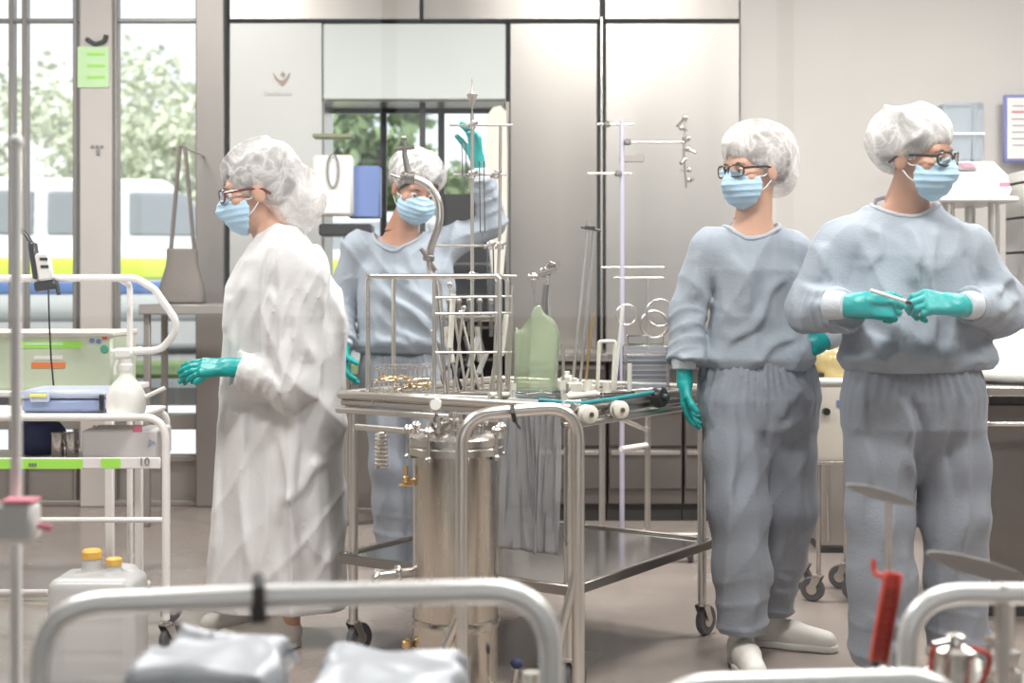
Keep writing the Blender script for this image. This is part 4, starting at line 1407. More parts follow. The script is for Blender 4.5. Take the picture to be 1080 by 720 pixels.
# wrapped goods on the near cart
for i, (x, w_, h_, sd_, lbl) in enumerate(((-0.42, 0.15, 0.13, 5, 'film wrapped grey bundle on the near cart, left of the black clip'), (-0.17, 0.16, 0.105, 6, 'film wrapped grey bundle on the near cart, right of the black clip'))):
    def fw(P, x=x, w_=w_, h_=h_, sd_=sd_):
        q = np.abs(P - V3((x, YF + 0.24, 0.537 + h_ / 2)))
        hh = np.array((w_ / 2 + 0.03, 0.13, h_ / 2), dtype=F) - 0.03
        d = np.sqrt((np.maximum(q - hh, 0) ** 2).sum(1)) - 0.03
        d = d - ridge(P, (30, 30, 22), sd_, 1.6) * 0.022 + 0.022
        return smax(d, 0.539 - P[:, 2], 0.003)
    o = sdf_obj('wrapped_bundle', fw, (x - 0.2, YF + 0.03, 0.53), (x + 0.2, YF + 0.45, 0.75), 0.008, mat('wrapped_metal_%d' % i, (0.46, 0.48, 0.52), 0.45, 0.3, var=0.08, vscale=18), None)
    tag(o, lbl, 'bundle', 'wrapped bundles on the near cart')

f2 = thing('corner_push_cart', 'out of focus steel cart with curved handle at the bottom right corner', 'cart', (0.85, 2.1, 0))
YE = 2.05
zt6 = Z(626, YE)
x0f, x1f = at(957, 0, YE).x, at(957, 0, YE).x + 0.62
MB().tube(round_path([(x0f, YE, 0.09), (x0f, YE, zt6), (x1f, YE, zt6), (x1f, YE, 0.09)], 0.085, 12), 0.0155, 16).build('handle_tube', M['alu'], f2)
MB().tube([(x0f, YE + 0.3, 0.09), (x0f, YE + 0.3, 0.52)], 0.014, 12).build('rear_post', M['tube'], f2)
MB().tube([(x1f, YE + 0.3, 0.09), (x1f, YE + 0.3, 0.52)], 0.014, 12).build('rear_post', M['tube'], f2)
MB().box(((x0f + x1f) / 2 - 0.02, YE + 0.17, 0.515), (x1f - x0f + 0.06, 0.34, 0.012), 0.003).build('deck', M['tube'], f2)
for (x, y) in ((x0f, YE), (x1f, YE), (x0f, YE + 0.3), (x1f, YE + 0.3)):
    castor(f2, x, y, 0.036, 0.8)
MB().box((at(1057, 0, YE).x, YE, (zt6 + 0.52) / 2), (0.016, 0.022, zt6 - 0.52 + 0.03), 0.003).build('upright_strap', M['tube'], f2)
# low curved rail at the very bottom
f3 = thing('floor_rail_cart', 'blurred curved steel rail just above the bottom edge near the middle right', 'cart', (0.35, 1.75, 0))
YL = 1.75
zt7 = Z(716, YL)
x0g, x1g = at(690, 0, YL).x, at(1015, 0, YL).x
MB().tube(round_path([(x0g, YL, 0.09), (x0g, YL, zt7 - 0.01), (x1g, YL, zt7), (x1g, YL, 0.09)], 0.075, 12), 0.0150, 16).build('handle_tube', M['alu'], f3)
MB().box(((x0g + x1g) / 2, YL - 0.15, 0.12), (x1g - x0g, 0.30, 0.014), 0.003).build('deck', M['tube'], f3)
for (x, y) in ((x0g, YL), (x1g, YL), (x0g + 0.02, YL - 0.28), (x1g - 0.02, YL - 0.28)):
    castor(f3, x, y, 0.036, 0.8)

# things on the corner cart
zd = 0.521
sc_ = thing('small_steel_canister', 'small steel canister wrapped by red hoses on the corner cart', 'canister', (at(1008, 0, 2.2).x, 2.2, zd))
xx = at(1008, 0, 2.2).x
MB().lathe([(0.001, 0), (0.026, 0), (0.028, 0.004), (0.028, 0.075), (0.034, 0.078), (0.034, 0.086), (0.012, 0.094), (0.010, 0.104), (0.016, 0.108), (0.001, 0.112)], (xx, 2.2, zd), UP, 28).build('canister_body', M['steel'], sc_)
MB().tube([(xx - 0.045, 2.17, zd + 0.098), (xx - 0.01, 2.19, zd + 0.100)], 0.006, 8).build('outlet', M['steel'], sc_)
rh = MB().tube(round_path([(xx + 0.015, 2.17, zd + 0.095), (xx + 0.045, 2.165, zd + 0.085), (xx + 0.030, 2.165, zd + 0.045), (xx + 0.012, 2.163, zd + 0.025), (xx + 0.05, 2.15, zd + 0.008), (xx + 0.09, 2.15, zd + 0.008)], 0.015), 0.0042, 8)
tag(rh.build('red_hose', M['red'], None), 'thin red hose looped in front of the small steel canister, right side', 'hose')
rh = MB().tube(round_path([(xx - 0.045, 2.165, zd + 0.095), (xx - 0.052, 2.165, zd + 0.05), (xx - 0.045, 2.165, zd + 0.008)], 0.015), 0.0042, 8)
tag(rh.build('red_hose', M['red'], None), 'thin red hose hanging left of the small steel canister', 'hose')
for i, (px, h_) in enumerate(((985, 0.055), (1046, 0.075), (1068, 0.05))):
    x = at(px, 0, 2.28).x
    o = MB().lathe([(0.001, 0), (0.014, 0), (0.016, 0.003), (0.016, h_ * 0.6), (0.008, h_ * 0.75), (0.008, h_), (0.013, h_ + 0.002), (0.013, h_ + 0.012), (0.001, h_ + 0.014)], (x, 2.28, zd), UP, 20).build('metal_fitting', M['steel'], None)
    tag(o, ['short steel fitting at the left end of the corner cart', 'tall steel fitting right of the small steel canister', 'short steel fitting at the right edge of the corner cart'][i], 'fitting', 'steel fittings on the corner cart')
# red bar leaning
rb_ = thing('red_plastic_channel', 'upright ribbed red plastic channel leaning left of the corner cart handle', 'strip', (at(930, 0, 2.3).x, 2.3, 0.52))
d0, d1 = at(925, 697, 2.2), at(941, 603, 2.2)
ax_ = (d1 - d0).normalized()
sx_ = Vector((0, 1, 0)).cross(ax_).normalized()
RR = Matrix((sx_, Vector((0, 1, 0)), ax_)).transposed()
b = MB().box((d0 + d1) / 2, (0.026, 0.006, (d1 - d0).length), 0.002, RR)
for k in (-1, 1):
    b.box((d0 + d1) / 2 + sx_ * 0.012 * k + Vector((0, -0.008, 0)), (0.003, 0.014, (d1 - d0).length), 0.001, RR)
bo = b.build('channel', M['red'], rb_)
b = MB()
for k in range(9):
    b.box(d0.lerp(d1, 0.1 + k * 0.095) + Vector((0, -0.006, 0)), (0.022, 0.006, 0.003), 0.001, RR)
b.build('ribs', M['red'], bo)
MB().tube([d0 + Vector((0, 0.01, 0.0)), Vector((d0.x, 2.2, 0.53))], 0.006, 8).build('foot_pin', M['black'], rb_)
MB().box((d0.x + 0.03, 2.2, 0.521), (0.12, 0.08, 0.006), 0.002).build('mounting_plate', M['tube'], rb_)
tag(MB().tube(round_path([at(921, 590, 2.21), at(922, 605, 2.2), at(934, 609, 2.19)], 0.01), 0.004, 8).build('red_clip', M['red'], None), 'thin bent red clip at the head of the red channel', 'clip')
# paddles on rods
for i, (a, c, wd, lbl, rodx, Y_) in enumerate(((at(893, 512, 2.5), at(968, 532, 2.5), 0.020, 'flat tapered steel paddle in front of the right trouser leg', 938, 2.5), (at(978, 584, 2.45), at(1095, 616, 2.45), 0.030, 'flat tapered steel paddle above the corner cart handle', 1068, 2.45))):
    t = thing('steel_paddle', lbl, 'paddle', ((a.x + c.x) / 2, Y_, 0), 'steel paddles on rods at the lower right')
    d = (c - a)
    L_ = d.length
    dn = d.normalized()
    sd_ = Vector((0, 1, 0)).cross(dn).normalized()
    poly = []
    for (u, w_) in ((0.0, 0.2), (0.08, 0.55), (0.3, 0.95), (0.55, 1.0), (0.8, 0.75), (1.0, 0.15)):
        poly.append(a + dn * L_ * u + sd_ * wd * 0.5 * w_ * (-1))
    for (u, w_) in ((1.0, 0.15), (0.8, 0.75), (0.55, 1.0), (0.3, 0.95), (0.08, 0.55), (0.0, 0.2)):
        poly.append(a + dn * L_ * u + sd_ * wd * 0.5 * w_)
    MB().prism(poly, (0, 0.012, 0)).build('blade', M['tube'] if False else M['cab_line'], t)
    rx = at(rodx, 0, Y_).x
    zz = (a + dn * ((rx - a.x) / dn.x)).z
    MB().tube([(rx, Y_ + 0.006, 0.03), (rx, Y_ + 0.006, zz)], 0.006, 10).build('rod', M['tube'], t)
    MB().lathe([(0.09, 0), (0.09, 0.012), (0.02, 0.025), (0.008, 0.05)], (rx, Y_ + 0.006, 0), UP, 24).build('foot_plate', M['steel_dark'], t)

# ------------------------------------------------------------------ things on the table
def rod(name, pts, r, m, parent=None, n=10):
    return MB().tube(pts, r, n).build(name, m, parent)


def on(px, Y, z):
    return Vector((at(px, 0, Y).x, Y, z))


ZI = ZT + 0.008
# wire cage frame
cg = thing('open_tube_rack', 'open rectangular steel tube frame standing on the left half of the table', 'frame', on(460, 4.5, ZI))
zf = Z(291, 4.42)


def tb_pt(px, Y, z):
    return on(px, Y, z)


A_, B_, Cc, D_ = on(388, 4.48, ZI), on(458, 4.40, ZI), on(527, 4.32, ZI), on(535, 4.75, ZI)
MB().tube(round_path([A_, A_ + Vector((0, 0, zf - ZI)), Cc + Vector((0, 0, zf - ZI)), Cc], 0.02, 6), 0.0075, 12).build('front_loop', M['tube'], cg)
E_ = on(415, 4.75, ZI)
MB().tube(round_path([E_, E_ + Vector((0, 0, zf - ZI)), D_ + Vector((0, 0, zf - ZI)), D_], 0.02, 6), 0.0075, 12).build('rear_loop', M['tube'], cg)
MB().tube([B_, B_ + Vector((0, 0, zf - ZI))], 0.0065, 10).build('middle_post', M['tube'], cg)
MB().tube([A_ + Vector((0, 0, zf - ZI)), E_ + Vector((0, 0, zf - ZI))], 0.0065, 10).build('side_bar', M['tube'], cg)
MB().tube([Cc + Vector((0, 0, zf - ZI)), D_ + Vector((0, 0, zf - ZI))], 0.0065, 10).build('side_bar', M['tube'], cg)
MB().tube([A_.lerp(E_, 0) + Vector((0, 0, 0.006)), Cc + Vector((0, 0, 0.006))], 0.0065, 10).build('bottom_bar', M['tube'], cg)
for zz in (0.14, 0.26, 0.31):
    MB().tube([on(458, 4.40, ZI + zz), on(540, 4.34, ZI + zz + 0.004)], 0.004, 8).build('cross_bar', M['tube'], cg)
# wire basket with clips
bk = thing('wire_basket', 'low wire mesh basket of small clips on the left end of the table', 'basket', on(425, 4.55, ZI))
bx0, bx1, by0, by1, bh = on(396, 4.56, 0).x, on(452, 4.56, 0).x, 4.50, 4.70, 0.085
b = MB()
for z in (0.006, 0.045, bh):
    b.tube([(bx0, by0, ZI + z), (bx1, by0, ZI + z), (bx1, by1, ZI + z), (bx0, by1, ZI + z)], 0.0024, 6, closed=True)
for k in range(12):
    x = bx0 + (bx1 - bx0) * k / 11
    b.tube([(x, by0, ZI + bh), (x, by0, ZI + 0.006), (x, by1, ZI + 0.006), (x, by1, ZI + bh)], 0.0015, 5)
b.build('wire_mesh', M['tube'], bk)
rs_ = random.Random(5)
for k in range(24):
    x = rs_.uniform(bx0 + 0.02, bx1 - 0.02)
    y = rs_.uniform(by0 + 0.03, by1 - 0.03)
    z = ZI + rs_.uniform(0.014, 0.05)
    a = rs_.uniform(0, 3.14)
    d = Vector((math.cos(a), math.sin(a), rs_.uniform(-0.2, 0.3))).normalized() * 0.028
    s = Vector((-d.y, d.x, 0)).normalized() * 0.006
    c = Vector((x, y, z))
    bb = MB().tube([c - d - s, c + s * 0.3, c + d + s], 0.0036, 6)
    bb.tube([c - d + s, c - s * 0.3, c + d - s], 0.0028, 6)
    bb.tube([c - d - s + (d * -0.15) + s * 0.6 * math.cos(t) + Vector((0, 0, 0.006 * math.sin(t))) for t in [i * 0.785 for i in range(8)]], 0.0018, 5, closed=True)
    o = bb.build('spring_clip', M['brass'] if k % 3 else M['steel'], None)
    tag(o, 'small %s clip among those piled in the wire basket' % ('brassy' if k % 3 else 'steel'), 'clip', 'brassy clips in the wire basket' if k % 3 else 'steel clips in the wire basket')
# curved thick hose with clamp head
hs = thing('curved_spout', 'thick curved steel spout rising over the frame in front of the masked face', 'spout', on(460, 4.45, ZI))
pts = [at(462, 300, 4.46), at(452, 283, 4.46), at(454, 262, 4.45), at(464, 235, 4.44), at(464, 212, 4.44), at(452, 194, 4.44), at(432, 187, 4.44)]
pts2 = round_path(pts, 0.12, 6)
MB().tube([on(470, 4.46, ZI), on(466, 4.46, ZI + 0.2)] + pts2, [0.006, 0.007] + [0.0125] * len(pts2), 14).build('spout_tube', M['steel'], hs)
b = MB().lathe([(0.016, -0.02), (0.020, -0.016), (0.020, 0.006), (0.013, 0.012), (0.013, 0.024)], at(431, 187, 4.44), (-1, 0, 0.15), 18)
b.tube([at(431, 186, 4.44), at(427, 165, 4.44), at(426, 148, 4.44)], [0.011, 0.008, 0.006], 10)
b.tube([at(416, 157, 4.44), at(437, 155, 4.44)], 0.007, 8)
b.tube([at(430, 190, 4.44), at(412, 184, 4.43)], 0.004, 8)
b.sphere(at(426, 146, 4.44), 0.010, 10)
b.build('clamp_head', M['steel_dark'], hs)
b = MB().lathe([(0.014, -0.01), (0.019, -0.006), (0.019, 0.006), (0.014, 0.01)], at(452, 272, 4.455), (0.1, 0, 1), 18)
b.tube([at(444, 262, 4.455), at(460, 285, 4.455)], 0.007, 8)
b.build('lower_clamp', M['steel_dark'], hs)
# tall lab stand with two glass tubes
st = thing('tall_clamp_stand', 'tall steel rod stand with cross bars and glass tubes rising left of the green bag', 'stand', on(500, 4.5, ZI))
R1 = [on(498, 4.52, ZI), on(498, 4.52, Z(120, 4.52))]
rod('rod', R1, 0.006, M['tube'], st)
rod('rod', [on(536, 4.55, ZI), on(541, 4.55, Z(300, 4.55))], 0.006, M['tube'], st)
rod('rod', [on(520, 4.50, ZI), on(527, 4.50, Z(250, 4.5)), on(528, 4.50, Z(132, 4.5))], 0.005, M['tube'], st)
MB().box(on(512, 4.53, ZI + 0.006), (0.16, 0.12, 0.012), 0.003).build('foot_plate', M['steel_dark'], st)
for (a0, a1, py) in ((474, 541, 132), (478, 534, 184), (452, 522, 259), (475, 545, 291)):
    rod('cross_bar', [at(a0, py, 4.50), at(a1, py, 4.50)], 0.0042, M['tube'], st)
for (px, py) in ((498, 132), (498, 184), (523, 184), (517, 259), (528, 259), (498, 291)):
    b = MB().box(at(px, py, 4.495), (0.022, 0.026, 0.026), 0.005)
    b.tube([at(px - 6, py + 3, 4.485), at(px + 6, py - 3, 4.485)], 0.004, 6)
    b.build('boss_head', M['steel'], st)
for (px, p0_, p1_, r_) in ((489, 150, 186, 0.008), (508, 170, 245, 0.009), (517, 262, 330, 0.012)):
    b = MB().tube([at(px, p0_, 4.47), at(px + 1, p1_, 4.47)], r_, 14)
    b.tube([at(px + 1, p1_, 4.47), at(px + 1, p1_ + 18, 4.47)], 0.003, 8)
    b.build('glass_tube', M['clear'], st)
b = MB().lathe([(0.002, 0), (0.003, 0.05), (0.014, 0.075), (0.018, 0.085), (0.006, 0.09), (0.003, 0.11), (0.002, 0.135)], on(498, 4.52, Z(128, 4.52)), UP, 16)
b.build('pointed_tip', M['tube'], st)
# instrument rods with white tips inside the frame
spec_ = [(472, 405, 478, 310, 'ivory'), (484, 402, 470, 345, 'ivory'), (488, 405, 504, 355, 'white'), (497, 398, 513, 372, 'white'), (510, 400, 503, 345, 'ivory'),
         (478, 408, 489, 325, 'tube'), (492, 406, 474, 300, 'tube'), (506, 404, 486, 330, 'tube'), (470, 398, 457, 350, 'tube'), (524, 402, 534, 330, 'ivory'), (516, 404, 527, 352, 'tube')]
desc = ['leaning behind the middle post', 'low and leaning left inside the frame', 'short and upright near the lower boss', 'shortest of the white ones', 'leaning left beside the clamp stand',
        'thin, crossing the middle of the frame', 'long, leaning left toward the spout', 'leaning left with its foot by the stand', 'leaning against the middle post', 'outside the frame right of the stand', 'steep, right of the stand rod']
for i, (a0, b0_, a1, b1_, mm) in enumerate(spec_):
    Yi = 4.52 + 0.02 * (i % 5)
    foot = on(a0, Yi, ZI + 0.006)
    head_ = at(a1, b1_, Yi + 0.05)
    t = thing('instrument_rod', '%s instrument rod %s' % ('white tipped' if mm != 'tube' else 'plain steel', desc[i]), 'rod', foot, 'instrument rods in the frame')
    rod('rod_shaft', [foot, head_], 0.0045, M['tube'], t)
    if mm != 'tube':
        MB().tube([foot.lerp(head_, 0.45), foot.lerp(head_, 1.0)], 0.0095, 12).build('white_sleeve', M[mm], t)
    else:
        MB().sphere(head_, 0.010, 10).build('ball_end', M['steel'], t)
# coiled dark hoses / manifolds inside the frame
mf = thing('valve_manifold', 'dark steel valve manifold with hoses inside the open frame', 'manifold', on(490, 4.66, ZI))
b = MB().tube([on(470, 4.66, ZI + 0.24), on(528, 4.66, ZI + 0.24)], 0.012, 12)
for px in (474, 484, 495, 506, 518):
    b.tube([on(px, 4.66, ZI + 0.18), on(px, 4.66, ZI + 0.29)], 0.007, 8)
    b.sphere(on(px, 4.66, ZI + 0.295), 0.011, 8)
b.build('valve_bar', M['steel_dark'], mf)
for i in range(3):
    q0 = on(474 + 16 * i, 4.66, ZI + 0.18)
    MB().tube(round_path([q0, q0 + Vector((0.02, -0.03, -0.08)), q0 + Vector((-0.03, -0.02, -0.12)), Vector((q0.x - 0.01, q0.y, ZI + 0.008))], 0.04), 0.006, 8).build('hose', M['rubber'], mf)
# green translucent bag with valve pair
gb = thing('green_film_bag', 'pale green translucent cone shaped bag standing on the table', 'bag', on(566, 4.42, ZI))


def fgb(P):
    z0, z1 = ZI + 0.012, Z(322, 4.42)
    t = np.clip((P[:, 2] - z0) / (z1 - z0), 0, 1)
    hw = np.interp(t, [0, 0.1, 0.68, 0.78, 0.92, 1.0], [0.062, 0.064, 0.062, 0.046, 0.014, 0.007]).astype(F)
    hy = np.interp(t, [0, 0.3, 0.7, 1.0], [0.045, 0.04, 0.02, 0.006]).astype(F)
    c = on(566, 4.42, 0)
    q = (np.abs((P[:, 0] - c.x - 0.006 * t) / hw) ** 2.4 + np.abs((P[:, 1] - c.y) / hy) ** 2.4) ** (1 / 2.4)
    d = (q - 1) * np.minimum(hw, hy)
    d = smax(d, z0 - P[:, 2], 0.003)
    d = smax(d, P[:, 2] - z1, 0.003)
    return d * 0.7 - ridge(P, (40, 40, 9), 6, 1.4) * 0.005


sdf_obj('bag_film', fgb, (on(566, 4.42, 0).x - 0.10, 4.34, ZI), (on(566, 4.42, 0).x + 0.10, 4.50, Z(315, 4.42)), 0.0045, M['bag_green'], gb)
b = MB().sphere(at(562, 292, 4.42), 0.016, 14, (1.2, 1, 0.9))
b.tube([at(562, 296, 4.42), at(565, 312, 4.42), at(566, 324, 4.42)], [0.008, 0.006, 0.005], 10)
b.build('white_ball_valve', M['steel'], gb)
vs_ = thing('valve_post', 'steel post with a dark double valve head rising behind the green bag', 'valve', on(580, 4.50, ZI))
rod('post', [on(583, 4.50, ZI), at(577, 290, 4.50)], 0.0065, M['tube'], vs_)
rod('post', [on(594, 4.52, ZI), on(594, 4.52, ZI + 0.16)], 0.005, M['tube'], vs_)
b = MB().box(at(575, 287, 4.5), (0.036, 0.03, 0.034), 0.008)
b.tube([at(563, 291, 4.49), at(588, 283, 4.49)], 0.009, 12)
b.lathe([(0.014, -0.02), (0.017, -0.01), (0.017, 0.01), (0.014, 0.02)], at(583, 281, 4.5), (0.8, -0.5, 0.4), 16)
b.tube([at(576, 300, 4.495), at(573, 335, 4.495)], 0.010, 12)
b.build('valve_head', M['steel_dark'], vs_)
b = MB().tube([at(575, 283, 4.5), at(580, 276, 4.49), at(584, 279, 4.48)], 0.004, 8)
b.build('valve_lever', M['steel'], vs_)
# A-shaped pair of rods with black clamp
ar = thing('paired_rods', 'pair of long steel rods meeting under a black clamp right of the green bag', 'stand', on(612, 4.62, ZI))
rod('rod', [on(603, 4.60, ZI), at(621, 232, 4.62)], 0.0055, M['tube'], ar)
rod('rod', [on(611, 4.64, ZI), at(627, 240, 4.62)], 0.0055, M['tube'], ar)
rod('side_rod', [on(617, 4.66, ZI), on(625, 4.66, Z(330, 4.66))], 0.0045, M['brass'], ar)
b = MB().box(at(622, 240, 4.615), (0.036, 0.026, 0.012), 0.003)
b.tube([at(613, 239, 4.61), at(634, 243, 4.61)], 0.005, 8)
b.build('black_clamp', M['black'], ar)
MB().box(on(610, 4.63, ZI + 0.005), (0.09, 0.09, 0.010), 0.003).build('foot_plate', M['steel_dark'], ar)
# white loops, blocks, tubes
o = MB().tube(round_path([on(630, 4.55, ZI), on(632, 4.55, Z(360, 4.55)), on(649, 4.55, Z(360, 4.55)), on(646, 4.55, ZI)], 0.008, 4), 0.0065, 10).build('white_arch', M['ivory'], None)
tag(o, 'small white plastic arch standing on the table right of the paired rods', 'arch')
for i, (px, Y_, h_, r_, lbl) in enumerate(((664, 4.52, 0.10, 0.0075, 'tall slim white tube standing near the right end of the table'),
                                           (592, 4.36, 0.055, 0.013, 'short white tube standing right beside the green bag'),
                                           (620, 4.45, 0.05, 0.014, 'short thick white tube standing before the paired rods'),
                                           (640, 4.50, 0.042, 0.012, 'short white tube standing under the white arch'),
                                           (541, 4.30, 0.05, 0.010, 'short white tube left of the green bag foot'))):
    t = thing('white_tube', lbl, 'tube', on(px, Y_, ZI), 'white tubes standing on the table')
    MB().lathe([(r_, 0), (r_, h_), (r_ * 0.75, h_), (r_ * 0.75, 0.004)], on(px, Y_, ZI), UP, 20, False).build('tube_wall', M['ivory'], t)
    MB().lathe([(0.001, 0), (r_ * 1.25, 0), (r_ * 1.25, 0.008), (r_, 0.010)], on(px, Y_, ZI), UP, 20).build('foot_ring', M['ivory'], t)
lying = [(545, 4.22, 590, 4.26, 0.016, 'clear plastic tube lying in front of the green bag', 'clear'), (596, 4.24, 628, 4.38, 0.012, 'ivory tube lying across the table before the paired rods', 'ivory'),
         (634, 4.36, 668, 4.44, 0.009, 'clear slim tube lying before the white arch', 'clear'), (516, 4.32, 545, 4.38, 0.011, 'ivory tube lying left of the green bag', 'ivory'),
         (575, 4.14, 612, 4.18, 0.006, 'thin steel tube lying near the table corner', 'tube'), (640, 4.52, 690, 4.62, 0.007, 'thin steel tube lying at the right end of the table', 'tube'),
         (420, 4.46, 452, 4.40, 0.006, 'thin steel tube lying at the foot of the open frame', 'tube'), (600, 4.44, 634, 4.40, 0.008, 'white rod lying behind the ivory tube', 'white')]
for (a0, Y0_, a1, Y1_, r_, lbl, mm) in lying:
    p, q = on(a0, Y0_, ZI + r_ + 0.001), on(a1, Y1_, ZI + r_ + 0.001)
    t = MB().tube([p, p.lerp(q, 0.1), p.lerp(q, 0.11), p.lerp(q, 0.89), p.lerp(q, 0.9), q], [r_, r_, r_ * 0.8, r_ * 0.8, r_, r_], 14)
    tag(t.build('lying_tube', M[mm], None), lbl, 'tube', 'tubes lying on the table')
o = MB().tube([on(648, 4.62, ZI), at(657, 321, 4.66)], 0.006, 10).build('white_stick', M['white'], None)
tag(o, 'slim white stick leaning upright at the clear tray behind the arch', 'stick')
for i, (px, Y_, w_, h_, lbl) in enumerate(((606, 4.52, 0.050, 0.040, 'ivory block left of the short thick white tube'), (598, 4.62, 0.060, 0.055, 'tallest ivory block standing behind the paired rods'), (622, 4.56, 0.036, 0.030, 'smallest ivory block at the foot of the white arch'))):
    t = thing('ivory_block', lbl, 'block', on(px, Y_, ZI), 'ivory blocks on the table')
    Rb = Matrix.Rotation(0.4 + i, 3, 'Z')
    MB().box(on(px, Y_, ZI + h_ / 2 + 0.0005), (w_, w_ * 0.6, h_), 0.005, Rb).build('block_body', M['ivory'], t)
    MB().lathe([(0.001, 0), (0.010, 0), (0.010, 0.012), (0.006, 0.014), (0.001, 0.014)], on(px, Y_, ZI + h_), UP, 16).build('peg', M['ivory'], t)
# clear plates / tray
tr = thing('clear_tray', 'shallow clear plastic tray in front of the green bag foot', 'tray', on(566, 4.30, ZI))
p, q = on(540, 4.30, 0), on(596, 4.30, 0)
MB().box(((p.x + q.x) / 2, 4.30, ZI + 0.004), (q.x - p.x, 0.10, 0.004), 0.001).build('tray_floor', M['clear'], tr)
for yy in (4.25, 4.35):
    MB().box(((p.x + q.x) / 2, yy, ZI + 0.018), (q.x - p.x, 0.003, 0.032), 0.001).build('tray_wall', M['clear'], tr)
cd = thing('clear_case', 'upright clear plastic case with round lids at the right end of the table', 'case', on(690, 4.75, ZI))
p, q = on(658, 4.72, 0), on(706, 4.72, 0)
MB().box(((p.x + q.x) / 2, 4.74, ZI + 0.075), (q.x - p.x, 0.10, 0.148), 0.006).build('case_shell', M['film'], cd)
for (px, py, rr_) in ((655, 332, 0.034), (690, 330, 0.045)):
    c = at(px + 6, py, 4.74)
    b = MB().tube([c + Vector((rr_ * math.cos(t * 0.2618), 0.0, rr_ * math.sin(t * 0.2618))) for t in range(24)], 0.004, 8, closed=True)
    bo = b.build('ring', M['clear'] if False else M['tube'], cd)
b = MB()
for k in range(8):
    z = ZI + 0.02 + k * 0.016
    b.box(((p.x + q.x) / 2, 4.685, z), (q.x - p.x - 0.02, 0.002, 0.004))
b.build('scale_marks', M['bluegrey'], cd, False)
MB().box(((p.x + q.x) / 2, 4.76, ZI + 0.165), (0.12, 0.008, 0.03), 0.003).build('lid_bracket', M['clear'], cd)

# clear sheet draped over the near table rim
nu, nv = 26, 40
vv, ff = [], []
for j in range(nv + 1):
    for i in range(nu + 1):
        v = 0.02 + 0.20 * i / nu
        t = j / nv
        z = ZT + 0.030 - t * 0.43
        wob = 0.012 * math.sin(i * 0.42 + 1.3 * math.sin(t * 3)) * (0.25 + t) + 0.006 * math.sin(i * 2.3 + t * 5)
        off = -0.034 - 0.012 * t + wob if t > 0.05 else -0.010 + 0.2 * (0.05 - t)
        p = T(off, v + 0.03 * t * math.sin(i * 0.35), z)
        vv.append(tuple(p))
for j in range(nv):
    for i in range(nu):
        a_ = j * (nu + 1) + i
        ff.append((a_, a_ + 1, a_ + nu + 2, a_ + nu + 1))
o = mesh_obj('plastic_sheet', vv, ff, clear_mat('draped_film', (0.97, 0.97, 0.98), 0.12, 1.5, 0.5, (0.90, 0.91, 0.95)), None)
md = o.modifiers.new('thickness', 'SOLIDIFY')
md.thickness = 0.0008
tag(o, 'clear plastic sheet hanging over the near table rim beside the pressure vessel', 'sheet')

# ---- solid stand added in place of rods reflected in the glass
sd = thing('reflected_stand', 'tall steel stand with cross bars and clamps, standing in for rods reflected in glass', 'stand', on(655, 5.6, 0))
Ys = 6.4
rod('pole', [on(656, Ys, 0.03), at(656, 128, Ys)], 0.011, mat('reflection_lilac_tube', (0.62, 0.60, 0.74), 0.3, 0.3, var=0.03), sd, 14)  # bluish tint of the reflected column put into the tube colour
MB().lathe([(0.17, 0), (0.17, 0.015), (0.04, 0.03), (0.012, 0.06)], on(656, Ys, 0), UP, 28).build('base', M['steel_dark'], sd)
for (a0, a1, py) in ((630, 668, 131), (620, 666, 183), (664, 724, 150), (634, 700, 282), (648, 700, 293)):
    rod('cross_bar', [at(a0, py, Ys), at(a1, py, Ys)], 0.0055, M['tube'], sd)
MB().box(at(666, 167, Ys), (0.11, 0.012, 0.035), 0.003).build('name_plate', M['bluegrey'] if False else M['cab_line'], sd)
for (px, py) in ((640, 131), (652, 183), (662, 150)):
    MB().box(at(px, py, Ys - 0.01), (0.03, 0.035, 0.026), 0.006).build('boss_head', M['steel_dark'], sd)
b = MB()
rs_ = random.Random(9)
p = at(723, 124, Ys)
for k in range(7):
    q0 = at(722 + rs_.uniform(-4, 6), 124 + k * 11, Ys + rs_.uniform(-0.02, 0.02))
    q1 = q0 + Vector((rs_.uniform(-0.05, 0.06), rs_.uniform(-0.03, 0.03), rs_.uniform(-0.04, 0.03)))
    b.tube([q0, q1], rs_.uniform(0.004, 0.009), 8)
    b.sphere(q0, rs_.uniform(0.010, 0.016), 8)
b.tube([at(723, 122, Ys), at(721, 160, Ys), at(724, 198, Ys)], 0.006, 8)
b.build('clamp_cluster', M['tube'], sd)
rod('side_post', [at(683, 293, Ys), at(683, 370, Ys)], 0.005, M['tube'], sd)
b = MB().tube([at(690 + 14 * math.cos(t * 0.2618), 342 + 14 * math.sin(t * 0.2618), Ys) for t in range(24)], 0.006, 8, closed=True)
b.build('ring', M['tube'], sd)

# ---- inside and beyond the hatch
hq = thing('hatch_monitor', 'blue and white equipment box with a looped cable behind the white coverall hood', 'monitor', at(370, 240, 7.0))
Ym = 7.1
zm0 = 0
MB().box(at(385, 203, Ym), (0.16, 0.10, 0.26), 0.010).build('blue_panel', M['blue'], hq)
MB().box(at(352, 196, Ym - 0.05), (0.20, 0.10, 0.30), 0.014).build('white_panel', M['white'], hq)
MB().tube([at(351 + 6 * math.sin(t * 0.5236), 180 - 18 * math.cos(t * 0.5236), Ym - 0.108) for t in range(12)], 0.005, 8, closed=True).build('cable_loop', M['ink'], hq)
MB().box(at(352, 144, Ym - 0.05), (0.20, 0.10, 0.02), 0.004).build('green_top', mat('olive_strip', (0.24, 0.26, 0.14), 0.5, var=0.05), hq)
MB().box(at(366, 243, Ym), (0.26, 0.18, 0.06), 0.010).build('black_foot', M['black'], hq)
zf2 = at(366, 249, Ym).z
